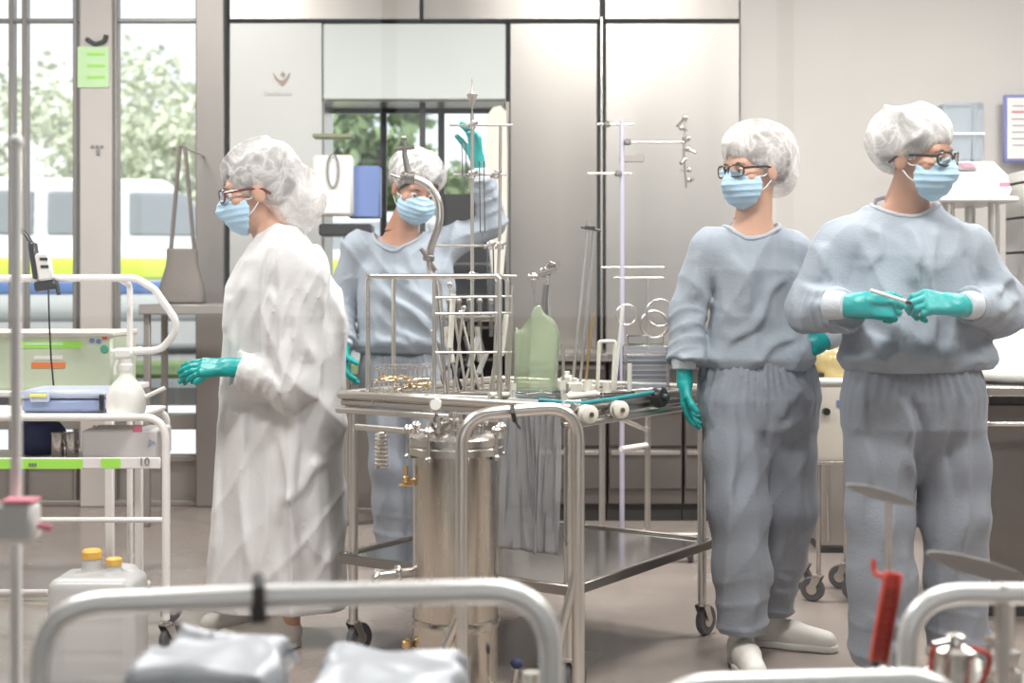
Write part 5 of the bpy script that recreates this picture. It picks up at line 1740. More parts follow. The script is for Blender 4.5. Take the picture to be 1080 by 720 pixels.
MB().tube([(at(366, 0, Ym).x, Ym, 0.02), (at(366, 0, Ym).x, Ym, zf2)], 0.02, 12).build('stand_pole', M['tube'], hq)
MB().lathe([(0.2, 0), (0.2, 0.02), (0.03, 0.04)], (at(366, 0, Ym).x, Ym, 0), UP, 28).build('stand_base', M['steel_dark'], hq)
# cream long door panel hanging by the hatch
cp = thing('cream_side_panel', 'long rounded cream panel standing beside the open hatch', 'panel', at(525, 300, 7.38))
pr_ = []
Yc_ = 7.36
outl = [(514, 122), (520, 114), (528, 112), (534, 118), (535, 160), (535, 240), (531, 290), (525, 300), (519, 290), (514, 240), (511, 180)]
MB().prism([at(a, c, Yc_) for a, c in outl], (0, -0.03, 0)).build('panel_body', M['cream'], cp)
MB().tube([at(524, 298, Yc_ - 0.015), (at(524, 0, Yc_).x, Yc_ - 0.015, 0.0)], 0.012, 10).build('support', M['tube'], cp)
# dark rack inside the chamber
dk = thing('loading_rack', 'dark loading rack inside the open hatch behind the table frame', 'rack', (X(495), WY + 0.4, Z(405)))
for k in range(4):
    z = Z(400) + 0.10 + k * 0.17
    MB().box((X(497), WY + 0.18, z), (0.30, 0.26, 0.012), 0.003).build('rack_shelf', M['steel_dark'], dk)
for x in (X(497) - 0.15, X(497) + 0.15):
    for y in (WY + 0.06, WY + 0.30):
        MB().tube([(x, y, Z(405) + 0.001), (x, y, Z(400) + 0.66)], 0.008, 8).build('rack_post', M['steel_dark'], dk)

# ------------------------------------------------------------------ outdoors
GO = 0.60
struct(MB().box((-3, 40, GO - 0.06), (110, 64, 0.1)).build('ground', M['asphalt'], None, False))
gr = MB().box((-8, 9.6, GO + 0.0), (20, 1.6, 0.03))
tag(gr.build('lawn_strip', M['grass'], None, False), kind='stuff', label='strip of grass outside the window front', cat='grass')


def car(x, y, rot, body_m, label, banded=False, group=None):
    root = thing('car', label, 'car', (0, 0, 0), group)
    L2, W2 = 2.15, 0.88

    def base(P):
        q = P.copy()
        h = np.array((L2, W2, 0.30), dtype=F) - 0.16
        c = np.abs(q - np.array((0, 0, 0.58), dtype=F))
        d = np.sqrt((np.maximum(c - h, 0) ** 2).sum(1)) - 0.16
        d = smax(d, (q[:, 2] - (0.90 - np.abs(q[:, 0]) * 0.06)), 0.05)
        cab = np.abs(q - np.array((-0.15, 0, 1.10), dtype=F))
        tt = np.clip((q[:, 2] - 0.85) / 0.58, 0, 1)
        hx = 1.35 - 0.62 * tt
        hy = 0.78 - 0.14 * tt
        dc = np.maximum(np.maximum(cab[:, 0] - hx, cab[:, 1] - hy), np.abs(q[:, 2] - 1.05) - 0.40)
        d = smin(d, dc * 0.85, 0.10)
        for wx in (-1.32, 1.32):
            cyl = np.sqrt((q[:, 0] - wx) ** 2 + (q[:, 2] - 0.34) ** 2) - 0.38
            d = smax(d, -np.maximum(cyl, 0.62 - np.abs(q[:, 1])), 0.02)
        return d

    def glass(P):
        d = base(P) - 0.012
        tt = np.clip((P[:, 2] - 0.85) / 0.58, 0, 1)
        band = np.maximum(0.97 - P[:, 2], P[:, 2] - 1.34)
        pil = 0.045 - np.abs(np.abs(P[:, 0] + 0.1) - 0.32)
        side = np.where(np.abs(P[:, 1]) > 0.5, pil, -1)
        return np.maximum(np.maximum(d, band), side)
    parts = [sdf_obj('car_body', base, (-2.3, -1.0, 0.15), (2.3, 1.0, 1.6), 0.04, body_m, root),
             sdf_obj('car_windows', glass, (-2.0, -1.0, 0.9), (2.0, 1.0, 1.5), 0.03, M['car_glass'], root)]
    for wx in (-1.32, 1.32):
        for wy in (-0.76, 0.76):
            w = MB().lathe([(0.02, -0.10), (0.30, -0.10), (0.33, -0.07), (0.33, 0.07), (0.30, 0.10), (0.02, 0.10)], (wx, wy, 0.34), (0, 1, 0), 28).build('wheel', M['rubber'], root)
            MB().lathe([(0.01, -0.112), (0.18, -0.108), (0.20, -0.10), (0.20, 0.10), (0.18, 0.108), (0.01, 0.112)], (wx, wy, 0.34), (0, 1, 0), 20).build('hubcap', M['tube'], w)
    if banded:
        for (z0, z1, m_, nm) in ((0.62, 0.80, M['car_y'], 'yellow_band'), (0.50, 0.61, M['car_b'], 'blue_band')):
            def bd(P, z0=z0, z1=z1):
                return np.maximum(np.maximum(base(P) - 0.010, z0 - P[:, 2]), P[:, 2] - z1)
            sdf_obj(nm, bd, (-2.3, -1.0, z0 - 0.05), (2.3, 1.0, z1 + 0.05), 0.03, m_, root)
    root.location = (x, y, GO - 0.01)
    root.rotation_euler = (0, 0, rot)
    return root


car(-3.55, 12.2, math.radians(14), M['car_w'], 'white car with fluorescent yellow and blue side bands outside the left window', True)
car(-8.2, 14.5, math.radians(-8), M['car_g'], 'grey car parked outside at the far left window')
car(-1.6, 18.0, math.radians(75), M['car_w'], 'plain white car seen outside through the hatch')


def tree(x, y, h, r, label, seed, m='leaf'):
    rs = np.random.RandomState(seed)
    root = thing('tree', label, 'tree', (x, y, GO), 'trees outside')
    MB().tube([(x, y, GO - 0.02), (x + 0.1, y, GO + h * 0.4), (x, y + 0.1, GO + h * 0.75)], [0.16, 0.12, 0.05], 10).build('trunk', M['bark'], root)
    n = 3200
    cl = rs.normal(size=(26, 3)) * np.array((r * 0.5, r * 0.5, h * 0.17)) + np.array((x, y, GO + h * 0.62))
    idx = rs.randint(0, 26, n)
    p = cl[idx] + rs.normal(size=(n, 3)) * r * 0.17
    a = rs.normal(size=(n, 3))
    a /= np.linalg.norm(a, axis=1)[:, None]
    b_ = np.cross(a, rs.normal(size=(n, 3)))
    b_ /= np.linalg.norm(b_, axis=1)[:, None]
    s = rs.uniform(0.10, 0.20, n)[:, None]
    v = np.stack([p - a * s, p + b_ * s * 0.6, p + a * s, p - b_ * s * 0.6], 1).reshape(-1, 3)
    f = np.arange(n * 4).reshape(-1, 4)
    mesh_obj('crown', v, f, M[m], root, False)


M['leaf_hazed'] = mat('haze_washed_leaves', (0.66, 0.70, 0.54), 0.7, var=0.25, vscale=0.8)  # leaf colour lightened to carry the washed-out haze outside
tree(-2.35, 24, 3.6, 0.9, 'dark green tree seen through the left half of the hatch', 1)
tree(-4.6, 30, 3.9, 1.2, 'tree left of the one seen in the hatch', 2)
tree(-0.6, 33, 3.6, 1.2, 'farthest tree behind the hatch, right of the dark green one', 3)
tree(-8.6, 36, 6.0, 2.6, 'haze-pale tree outside between the column and the steel post', 4, 'leaf_hazed')
tree(-15.5, 31, 6.4, 2.6, 'haze-pale tree outside the far left pane', 5, 'leaf_hazed')
tree(-12.5, 44, 7.5, 3.0, 'tallest haze-pale tree standing farthest behind the left window', 6, 'leaf_hazed')
bl = thing('distant_hall', 'low pale building far away behind the parked cars', 'building', (-10, 55, GO))
MB().box((-6, 56, GO + 1.6), (46, 8, 3.2)).build('facade', M['facade'], bl, False)
MB().box((-6, 56, GO + 3.3), (46.6, 8.6, 0.25)).build('roof_edge', M['car_g'], bl, False)
for k in range(10):
    MB().box((-24 + k * 4.2, 51.98, GO + 1.7), (2.6, 0.06, 1.2)).build('window_band', M['car_glass'], bl, False)

# ------------------------------------------------------------------ people

TILT = np.array([[0.86, 0, 0.50], [0, 1, 0], [-0.50, 0, 0.86]], dtype=np.float32)


def frame_of(az, pitch=0.0, roll=0.0):
    """rotation matrix whose columns are right, forward, up; az in degrees, 0 looks at the camera, + towards the right of the picture"""
    a = math.radians(az)
    fwd = Vector((math.sin(a), -math.cos(a), 0))
    x = fwd.cross(UP)
    R = Matrix((x, fwd, UP)).transposed()
    R = R @ Matrix.Rotation(math.radians(pitch), 3, 'X') @ Matrix.Rotation(math.radians(roll), 3, 'Y')
    return R


def npm(R):
    return np.array([[R[i][j] for j in range(3)] for i in range(3)], dtype=F)


class Head:
    def __init__(s, c, az, pitch=0, roll=0, k=1.0):
        s.c, s.R, s.k = Vector(c), frame_of(az, pitch, roll), k
        s.n = npm(s.R)

    def w(s, x, y, z):
        return s.c + s.R @ (Vector((x, y, z)) * s.k)

    def loc(s, P):
        return ((P - V3(s.c)) @ s.n) / F(s.k)

    def sdf(s, P):
        q = s.loc(P)
        d = ell(q, (0, -0.018, 0.035), (0.076, 0.096, 0.088))
        d = smin(d, ell(q, (0, 0.028, -0.045), (0.056, 0.060, 0.066)), 0.035)
        d = smin(d, ell(q, (0, 0.055, -0.088), (0.026, 0.022, 0.022)), 0.02)
        d = smin(d, cone(q, (-0.034, 0.068, 0.022), (0.034, 0.068, 0.022), 0.014, 0.014), 0.015)
        for sx in (-1, 1):
            d = smax(d, -ell(q, (sx * 0.031, 0.090, 0.001), (0.018, 0.014, 0.011)), 0.008)
            d = smin(d, ell(q, (sx * 0.045, 0.055, -0.022), (0.022, 0.020, 0.018)), 0.015)
            e = ell(q, (sx * 0.079, -0.008, -0.004), (0.009, 0.020, 0.032))
            d = smin(d, e, 0.006)
        d = smin(d, cone(q, (0, 0.078, 0.006), (0, 0.104, -0.030), 0.008, 0.012), 0.010)
        d = smin(d, cone(q, (-0.012, 0.090, -0.035), (0.012, 0.090, -0.035), 0.008, 0.008), 0.008)
        d = smin(d, cone(q, (-0.020, 0.080, -0.060), (0.020, 0.080, -0.060), 0.008, 0.008), 0.006)
        return d * F(s.k)


def hand_chains(w, f, n, side, curl, spread=0.0, k=1.0, thumb=(0.75, 0.55, 0.25), tcurl=0.25):
    """w wrist, f finger direction, n the way the palm faces, side +-1 the side the thumb leaves"""
    f = Vector(f).normalized()
    n = Vector(n)
    n = (n - f * n.dot(f)).normalized()
    s = f.cross(n) * side
    ch = []
    for i, (off, L, r) in enumerate(((0.029, 0.070, 0.0088), (0.010, 0.078, 0.0090), (-0.010, 0.072, 0.0086), (-0.028, 0.056, 0.0078))):
        kn = w + (f * (0.088 - abs(off - 0.008) * 0.25) + s * off) * k
        c = curl[i] if isinstance(curl, (list, tuple)) else curl
        d = (f + s * off * spread * 8).normalized()
        pts, rs = [kn], [r * 1.08 * k]
        ang = 0.0
        for j, (fr_, cj) in enumerate(((0.45, 0.75), (0.30, 1.1), (0.25, 0.8))):
            ang += c * cj
            dd = d * math.cos(ang) + n * math.sin(ang)
            pts.append(pts[-1] + dd * L * fr_ * k)
            rs.append(r * (1.0, 0.93, 0.82)[j] * k)
        ch.append((pts, rs))
    t0 = w + (f * 0.022 + s * 0.024 + n * 0.006) * k
    td = (f * thumb[0] + s * thumb[1] + n * thumb[2]).normalized()
    t1 = t0 + td * 0.040 * k
    td2 = (td * math.cos(tcurl) + (n * 0.7 - s * 0.5).normalized() * math.sin(tcurl)).normalized()
    t2 = t1 + td2 * 0.032 * k
    td3 = (td * math.cos(tcurl * 2) + (n * 0.7 - s * 0.5).normalized() * math.sin(tcurl * 2)).normalized()
    t3 = t2 + td3 * 0.024 * k
    ch.append(([t0, t1, t2, t3], [0.014 * k, 0.0115 * k, 0.0105 * k, 0.0088 * k]))
    return f, n, s, ch


def make_glove(parent, w, f, n, side, curl, fore, spread=0.0, k=1.0, thumb=(0.75, 0.55, 0.25), tcurl=0.25, h=0.0024):
    f, n, s, ch = hand_chains(w, f, n, side, curl, spread, k, thumb, tcurl)
    fore = Vector(fore).normalized()      # direction from the wrist back up the forearm

    def fn(P):
        d = None
        for off in (0.027, 0.009, -0.009, -0.026):
            e = cone(P, w + s * off * 0.6 * k, w + (f * 0.084 + s * off) * k, 0.0145 * k, 0.0128 * k)
            d = e if d is None else smin(d, e, 0.010)
        for pts, rs in ch[:4]:
            e = chain(P, pts, rs, 0.003)
            d = smin(d, e, 0.0045)
        e = chain(P, ch[4][0], ch[4][1], 0.004)
        d = smin(d, e, 0.010)
        cuff = cone(P, w + f * 0.01, w + fore * 0.055, 0.029 * k, 0.033 * k, n, 0.8)
        d = smin(d, cuff, 0.018)
        # rolled rim
        q = P - V3(w + fore * 0.055)
        al = q @ V3(fore)
        d = np.maximum(d, al - 0.002)
        return d - ridge(P, (90, 90, 90), 5, 0.8) * F(0.0012)
    pts = [p for c in ch for p in c[0]] + [w + fore * 0.07]
    lo, hi = bounds(pts, 0.05 * k)
    return sdf_obj('glove', fn, lo, hi, h, M['glove'], parent)


def head_gear(root, H, body, cap_puff=(0.108, 0.122, 0.100), cap_c=(0, -0.034, 0.052), hair='hair_dark', specs=None, hair_long=False, extra=None,
              seed=3, h=0.0035, cap_back=-0.075, front_z=0.048, eyes=True, eye_only=None):
    # hair under the cap
    def fh(P):
        q = H.loc(P)
        d = ell(q, (0, -0.020, 0.040), (0.082, 0.101, 0.094))
        if hair_long:
            d = smin(d, ell(q, (0, -0.085, 0.010), (0.060, 0.040, 0.055)), 0.03)
        pl = (q[:, 2] - (0.055 + (q[:, 1] - 0.08) * 0.95))      # keep what is above the hairline
        pl = np.minimum(pl, q[:, 2] - (-0.045))
        d = smax(d, -np.minimum(pl, 1), 0.004)
        return (d - ridge(q, (60, 25, 60), 9) * F(0.003)) * F(H.k)
    sdf_obj('hair', fh, *bounds([H.w(0, 0, 0)], 0.16 * H.k), 0.005, M[hair], body)

    def fc(P):
        q = H.loc(P)
        d = ell(q, cap_c, cap_puff)
        if extra is not None:
            d = smin(d, ell(q, extra[0], extra[1]), 0.04)
        d = smin(d, ell(q, (0, -0.02, 0.042), (0.091, 0.111, 0.103)), 0.01)
        # rim plane from the forehead over the ears to the nape
        t = (q[:, 1] - 0.085) / (-0.185)
        zr = front_z + (cap_back - front_z) * np.clip(t, -0.3, 1.3)
        d = smax(d, zr - q[:, 2], 0.010)
        pinch = np.clip(1 - np.abs(q[:, 2] - zr) / 0.045, 0, 1)
        rr = ridge(q, (34, 34, 20), seed, 1.6, 1.5)
        d = d - (rr - 0.42) * 0.018 * (1 - 0.3 * pinch) + pinch * 0.007
        # gathers at the elastic
        an = np.arctan2(q[:, 1], q[:, 0])
        d = d - pinch * 0.0025 * np.sin(an * 42)
        return d * F(H.k)
    ce = [H.w(*cap_c)]
    if extra is not None:
        ce.append(H.w(*extra[0]))
    sdf_obj('bouffant_cap', fc, *bounds(ce, 0.145 * H.k), h, M['cap'], body)

    # pleated mask
    def fm(P):
        q = H.loc(P)
        d = ell(q, (0, 0.036, -0.048), (0.071, 0.068, 0.070))
        d = smin(d, cone(q, (0, 0.086, -0.002), (0, 0.106, -0.040), 0.010, 0.014), 0.03)
        top = q[:, 2] - (0.004 - np.abs(q[:, 0]) * 0.42)
        bot = (-0.117 + np.abs(q[:, 0]) * 0.28) - q[:, 2]
        back = (0.026 + np.abs(q[:, 2] + 0.045) * 0.22) - q[:, 1]
        d = smax(d, top, 0.003)
        d = smax(d, bot, 0.003)
        d = smax(d, back, 0.003)
        ple = np.abs(((q[:, 2] + 0.045) / 0.019) % 1.0 - 0.25)
        d = d - 0.0022 * np.clip(1 - ple * 3.0, 0, 1) - ridge(q, (30, 30, 70), seed + 2) * 0.0018
        return d * F(H.k)
    mk = sdf_obj('face_mask', fm, *bounds([H.w(0, 0.045, -0.05)], 0.105 * H.k), 0.0028, M['maskf'], body)
    for sx in (-1, 1):
        lp = MB()
        for z0 in (-0.018, -0.072):
            pts = [H.w(sx * 0.058, 0.040, z0), H.w(sx * 0.074, 0.015, z0 * 0.6 - 0.010), H.w(sx * 0.083, -0.008, 0.018 if z0 > -0.05 else -0.025), H.w(sx * 0.080, -0.026, 0.004)]
            lp.tube(round_path(pts, 0.02, 4), 0.0018 * H.k, 6)
        lp.build('ear_loop', M['loop'], mk)
    # eyes and brows
    for sx in (-1, 1):
        e = MB().sphere(H.w(sx * 0.031, 0.072, 0.000), 0.0125 * H.k, 14)
        eo = e.build('eye', M['eye'], body)
        MB().sphere(H.w(sx * 0.031, 0.0805, -0.001), 0.0056 * H.k, 10).build('iris', M['iris'], eo)
        MB().tube([H.w(sx * 0.014, 0.0835, 0.020), H.w(sx * 0.030, 0.0860, 0.025), H.w(sx * 0.048, 0.074, 0.019)], [0.0018, 0.0028, 0.0015], 6).build('eyebrow', M[hair], body)
        # lids
        MB().tube([H.w(sx * 0.019, 0.0815, 0.003), H.w(sx * 0.031, 0.0865, 0.0075), H.w(sx * 0.043, 0.0795, 0.002)], 0.0022 * H.k, 6).build('eyelid', body.data.materials[0], body)
    if specs:
        sm = M[specs]
        g = MB()
        g2 = MB()
        for sx in (-1, 1):
            ring = []
            for k in range(24):
                a = 2 * math.pi * k / 24
                ca, sa = math.cos(a), math.sin(a)
                rx = 0.027 * (abs(ca) ** 0.7) * (1 if ca > 0 else -1)
                rz = 0.018 * (abs(sa) ** 0.8) * (1 if sa > 0 else -1)
                xx = sx * 0.032 + rx
                ring.append(H.w(xx, 0.1035 - abs(xx) ** 2 * 4.5, 0.000 + rz))
            g.tube(ring, 0.0030 * H.k, 6, closed=True)
            g2.prism(ring, H.R @ Vector((0, 0.0008, 0)))
        g.tube([H.w(-0.008, 0.104, 0.004), H.w(0, 0.106, 0.006), H.w(0.008, 0.104, 0.004)], 0.0022 * H.k, 6)
        go = g.build('spectacle_rims', sm, body)
        g2.build('lenses', M['lens'], go, False)
        for sx in (-1, 1):
            t = MB().tube([H.w(sx * 0.059, 0.088, 0.007), H.w(sx * 0.072, 0.070, 0.008), H.w(sx * 0.082, 0.02, 0.008), H.w(sx * 0.086, -0.02, 0.002), H.w(sx * 0.085, -0.04, -0.015)], 0.0036 * H.k, 6)
            t.build('temple', sm, body)


def shoe(root, heel, toe_dir, k=1.0):
    d = Vector(toe_dir)
    d.z = 0
    d.normalize()
    hl = Vector((heel[0], heel[1], 0.0))
    L = 0.20 * k

    def fu(P):
        e = chain(P, [hl + Vector((0, 0, 0.045)), hl + d * L * 0.45 + Vector((0, 0, 0.045)), hl + d * L + Vector((0, 0, 0.030))], [0.036, 0.041, 0.036], 0.02)
        a = cone(P, hl + Vector((0, 0, 0.05)), hl + d * 0.02 + Vector((0, 0, 0.10)), 0.035, 0.036)
        e = smin(e, a, 0.03)
        e = smax(e, 0.012 - P[:, 2], 0.004)
        return e
    o = sdf_obj('shoe', fu, *bounds([hl, hl + d * L], 0.12), 0.005, M['shoe'], root)

    def fs(P):
        e = chain(P, [hl, hl + d * L * 0.5, hl + d * L], [0.040, 0.043, 0.039], 0.02)
        q = P.copy()
        q[:, 2] = 0
        e = chain(q, [hl, hl + d * L * 0.5, hl + d * L], [0.040, 0.043, 0.040], 0.02)
        return smax(smax(e, P[:, 2] - 0.024, 0.003), 0.001 - P[:, 2], 0.002)
    sdf_obj('outsole', fs, *bounds([hl, hl + d * L], 0.07), 0.005, M['sole'], o)
    lc = MB()
    side = d.cross(UP)
    for j in range(4):
        c = hl + d * (L * (0.42 + 0.11 * j)) + Vector((0, 0, 0.091 - j * 0.008))
        lc.tube([c - side * 0.020 - Vector((0, 0, 0.006)), c, c + side * 0.020 - Vector((0, 0, 0.006))], 0.0028, 6)
    lc.build('laces', M['loop'], o)
    return o


def crease(P, segs, Y):
    """long cloth folds running between two points of the garment's front, as real relief"""
    o = np.zeros(len(P), dtype=F)
    for (x0, y0, x1, y1, wpx, amp) in segs:
        a_, b_ = at(x0, y0, Y), at(x1, y1, Y)
        a2, b2 = np.array((a_.x, a_.z), dtype=F), np.array((b_.x, b_.z), dtype=F)
        ab = b2 - a2
        q = P[:, [0, 2]] - a2
        t = np.clip((q @ ab) / float(ab @ ab), 0, 1)
        wob = 0.010 * np.sin(t * 7 + x0)
        e = q - t[:, None] * ab
        n_ = np.array((-ab[1], ab[0]), dtype=F) / np.linalg.norm(ab)
        s_ = e @ n_ + wob.astype(F) * (1 if np.linalg.norm(ab) > 0.15 else 0.3)
        al = np.sqrt(np.maximum((e * e).sum(1) - (e @ n_) ** 2, 0))
        w = wpx / FPX * Y
        fade = np.clip(np.minimum(t, 1 - t) * 5 + 0.15, 0, 1)
        # one steep and one gentle flank
        prof = np.where(s_ > 0, np.exp(-(s_ / w) ** 2), np.exp(-(s_ / (w * 2.2)) ** 2))
        o += ((amp * 1.35 if amp > 0 else amp) * prof * np.exp(-(al / w) ** 2) * fade).astype(F)
    return o


def person(name, label, J, H, rings, yaw, skin='skin', shirt_m='shirt', pants_m='pants', gown=None, gear=None, hands=(), hem_z=0.9, neck_open=0.074,
           fold_seed=1, arm_r=(0.062, 0.056, 0.046, 0.036), pants_r=(0.098, 0.088, 0.074, 0.066), pants_hem=0.06, shoes=(), h=0.0065, blouse=True, neck_dir=None,
           fold_amp=1.0, pleg=True, top_creases=(), leg_creases=(), CY=4.5):
    """J: joints by name (world). rings: torso (z,cx,cy,rx,ry) of the garment's outside, low to high"""
    base = (J['hip'][0], J['hip'][1], 0)
    root = thing(name, label, 'person', base)
    nb, hc = J['neck'], H.c
    neck_top = H.w(0, -0.012, -0.055)
    inner = [(z, x, y, rx - (0.030 if not gown else 0.05), ry - (0.028 if not gown else 0.06)) for (z, x, y, rx, ry) in rings if not (gown and z < 0.55)]

    def fbody(P):
        d = loft(P, inner, 2.3, yaw)
        for sd in 'LR':
            d = smin(d, cone(P, J['chest'], J['sh' + sd], 0.075, 0.045), 0.03)
            d = smin(d, chain(P, [J['sh' + sd], J['el' + sd], J['el' + sd].lerp(J['wr' + sd], 0.93)], [0.043, 0.034, 0.018], 0.02), 0.02)
            if pleg:
                d = smin(d, chain(P, [J['hip' + sd], J['kn' + sd], J['an' + sd]], [0.075, 0.052, 0.036], 0.02), 0.03)
        d = smin(d, cone(P, nb + Vector((0, 0, -0.05)), neck_top, 0.064, 0.050), 0.040)
        hd = H.sdf(P)
        d = smin(d, hd, 0.014)
        return d
    allp = list(J.values()) + [H.c]
    lo, hi = bounds(allp, 0.16)
    lo[2] = 0.01
    body = sdf_obj('body', fbody, lo, hi, 0.0075, M[skin], root)
    # refined head as part of the same surface is too costly at 7 mm: the visible head skin sits on it at finer pitch
    lo2, hi2 = bounds([H.c], 0.150 * H.k)

    def fhead(P):
        d = smin(H.sdf(P), cone(P, nb + Vector((0, 0, 0.0)), neck_top, 0.058, 0.050), 0.014)
        return d - 0.0006
    v, q = polygonise(fhead, lo2, hi2, 0.0035)
    v2, q2 = polygonise(fbody, lo, hi, 0.0075)
    # body below the neck from the coarse pass, head from the fine one, joined in one mesh
    me = body.data
    allv = np.concatenate([v, v2])
    allq = np.concatenate([q, q2 + len(v)])
    me2 = bpy.data.meshes.new('body')
    me2.from_pydata(allv.tolist(), [], allq.tolist())
    me2.materials.append(M[skin])
    me2.polygons.foreach_set('use_smooth', [True] * len(me2.polygons))
    body.data = me2

    nd = V3(((neck_top - nb).normalized() + UP * 1.2 + Vector((0, -0.35, 0))).normalized())
    nbv = V3(nb)

    def folds(P, amp):
        if gown:
            a = ridge(P, (17, 8, 1.5), fold_seed, 1.6, 2.5)
            b = ridge(P + 3.1, (30, 8, 8), fold_seed + 5, 1.6, 3.0)
            c = ridge(P @ TILT, (20, 5, 5), fold_seed + 9, 1.4, 3.0)
            return amp * (a * 0.022 + b * 0.013 + c * 0.006 - 0.012)
        a = ridge(P @ TILT, (14, 5, 4.5), fold_seed, 2.0, 2.5)
        b = ridge(P @ TILT.T + 3.1, (27, 8, 8), fold_seed + 5, 1.9, 2.5)
        c = ridge(P + 1.1, (34, 8, 14), fold_seed + 9, 1.2, 2.0)
        return amp * fold_amp * (a * 0.017 + b * 0.010 + c * 0.004 - 0.008)

    def fshirt(P):
        d = loft(P, rings, 2.3, yaw)
        for sd in 'LR':
            s_, e_, w_ = J['sh' + sd], J['el' + sd], J['wr' + sd]
            d = smin(d, cone(P, J['chest'] + Vector((0, 0, 0.02)), s_, 0.075, arm_r[0]), 0.03)
            arm = chain(P, [s_, e_, w_], [arm_r[0], arm_r[1], arm_r[2]], 0.02)
            # rings of cloth pushed up the forearm and at the elbow
            ax = V3((w_ - e_).normalized())
            tt = (P - V3(e_)) @ ax
            arm = arm - np.where((tt > -0.03), 0.0030 * (1 - np.abs(np.sin(tt * 62 + 2.6 * snoise(P * 16, 7)))) ** 2 * 2, 0).astype(F)
            arm = np.maximum(arm, tt - float((w_ - e_).length) + (0.012 if gown else 0.058))
            ds = np.sqrt(((P - V3(s_)) ** 2).sum(1))
            kk = (0.030 - 0.026 * np.clip((ds - 0.07) / 0.10, 0, 1)).astype(F)
            d = smin(d, arm, kk)
        if blouse:
            bl = np.clip(1 - np.abs(P[:, 2] - (hem_z + 0.035)) / 0.06, 0, 1)
            d = d - bl * 0.012
        d = d - folds(P, 1.0) - crease(P, top_creases, CY)
        d = smax(d, hem_z - P[:, 2] + 0.008 * snoise(P * 9, 31).astype(F), 0.006)
        # neckline
        q = P - nbv
        al = q @ nd
        rad = np.sqrt(np.maximum((q * q).sum(1) - al * al, 0))
        hole = np.where(al > -0.03, rad - neck_open, 1.0)
        d = smax(d, -hole, 0.006)
        return d
    up = [J[k] for k in ('chest', 'shL', 'elL', 'wrL', 'shR', 'elR', 'wrR')] + [Vector((r[1], r[2], r[0])) for r in rings]
    rmax = max(max(r[3], r[4]) for r in rings)
    lo, hi = bounds(up, 0.10)
    xs = [r[1] - rmax for r in rings] + [r[1] + rmax for r in rings]
    ys = [r[2] - rmax for r in rings] + [r[2] + rmax for r in rings]
    lo[0], hi[0] = min(lo[0], min(xs) - 0.04), max(hi[0], max(xs) + 0.04)
    lo[1], hi[1] = min(lo[1], min(ys) - 0.04), max(hi[1], max(ys) + 0.04)
    lo[2] = hem_z - 0.03 if gown is None else 0.02
    top = sdf_obj('coverall' if gown else 'sweatshirt', fshirt, lo, hi, h, M[shirt_m], root)
    if gown is None:
        # ribbed collar lying on the shirt
        cp = []
        u = Vector(nd).orthogonal().normalized()
        w2 = Vector(nd).cross(u)
        zs_ = []
        import mathutils
        for k in range(28):
            a = 2 * math.pi * k / 28
            dr = u * math.cos(a) + w2 * math.sin(a)
            # walk down along -nd from above until the garment is met
            st = nb + dr * (neck_open + 0.008) + Vector(nd) * 0.10
            tt = np.linspace(0, 0.2, 81)
            pp = np.array([tuple(st - Vector(nd) * float(t)) for t in tt], dtype=F)
            dd = fshirt(pp)
            hit = np.argmax(dd < 0) if (dd < 0).any() else 50
            cp.append(st - Vector(nd) * float(tt[hit]))
        MB().tube(cp, 0.0075, 8, closed=True).build('collar', M['rib'], top)

        def fpants(P):
            pr = [(z, x, y, rx, ry) for (z, x, y, rx, ry) in J['_pelvis']]
            pr = [(pr[0][0] - 0.13, pr[0][1], pr[0][2], 0.055, 0.045)] + [(pr[0][0] - 0.06, pr[0][1], pr[0][2], pr[0][3] * 0.72, pr[0][4] * 0.75)] + pr
            d = loft(P, pr, 2.3, yaw)
            for sd in 'LR':
                hp, kn, an = J['hip' + sd], J['kn' + sd], J['an' + sd]
                leg = chain(P, [hp, (hp + kn) / 2, kn, (kn + an) / 2, an], [pants_r[0], (pants_r[0] + pants_r[1]) / 2, pants_r[1], (pants_r[1] + pants_r[2]) / 2, pants_r[2]], 0.03)
                low = np.clip(1 - (P[:, 2] - pants_hem) / 0.22, 0, 1)
                leg = leg - low * 0.010 * ((1 - np.abs(np.sin(P[:, 2] * 34 + 2.8 * snoise(P * 10, 21)))) ** 2).astype(F)
                d = smin(d, leg, 0.022)
            a = ridge(P, (19, 7, 3.2), fold_seed + 20, 1.9, 2.5)
            b = ridge(P @ TILT + 1.7, (22, 6, 5.0), fold_seed + 25, 1.3, 3.0)
            top_ = np.clip(1 - (hem_z - P[:, 2]) / 0.16, 0, 1)
            g = np.sin(np.arctan2(P[:, 1] - J['hip'][1], P[:, 0] - J['hip'][0]) * 34)
            d = d - fold_amp * (a * 0.013 + b * 0.005 - 0.004) - top_ * 0.0035 * g.astype(F) - crease(P, leg_creases, CY)
            d = smax(d, pants_hem - P[:, 2], 0.004)
            return smax(d, P[:, 2] - (hem_z + 0.03), 0.004)
        pts = [J[k + s_] for k in ('hip', 'kn', 'an') for s_ in 'LR'] + [Vector((r[1] + sg * r[3], r[2] + sg * r[4], r[0])) for r in J['_pelvis'] for sg in (-1, 1)]
        lo, hi = bounds(pts, 0.13)
        lo[2], hi[2] = max(0.0, pants_hem - 0.02), hem_z + 0.05
        sdf_obj('trousers', fpants, lo, hi, h, M[pants_m], root)
    for hd in hands:
        make_glove(root, **hd)
        if gown is None:
            w_, fo = hd['w'], Vector(hd['fore']).normalized()
            MB().lathe([(0.030, 0.030), (0.037, 0.034), (0.040, 0.055), (0.041, 0.085), (0.036, 0.090)], w_, fo, 24).build('cuff', M['cuff'], top)
    for (hl, dr) in shoes:
        shoe(root, hl, dr)
    head_gear(root, H, body, **(gear or {}))
    return root


def W(px, py, Y):
    return at(px, py, Y)


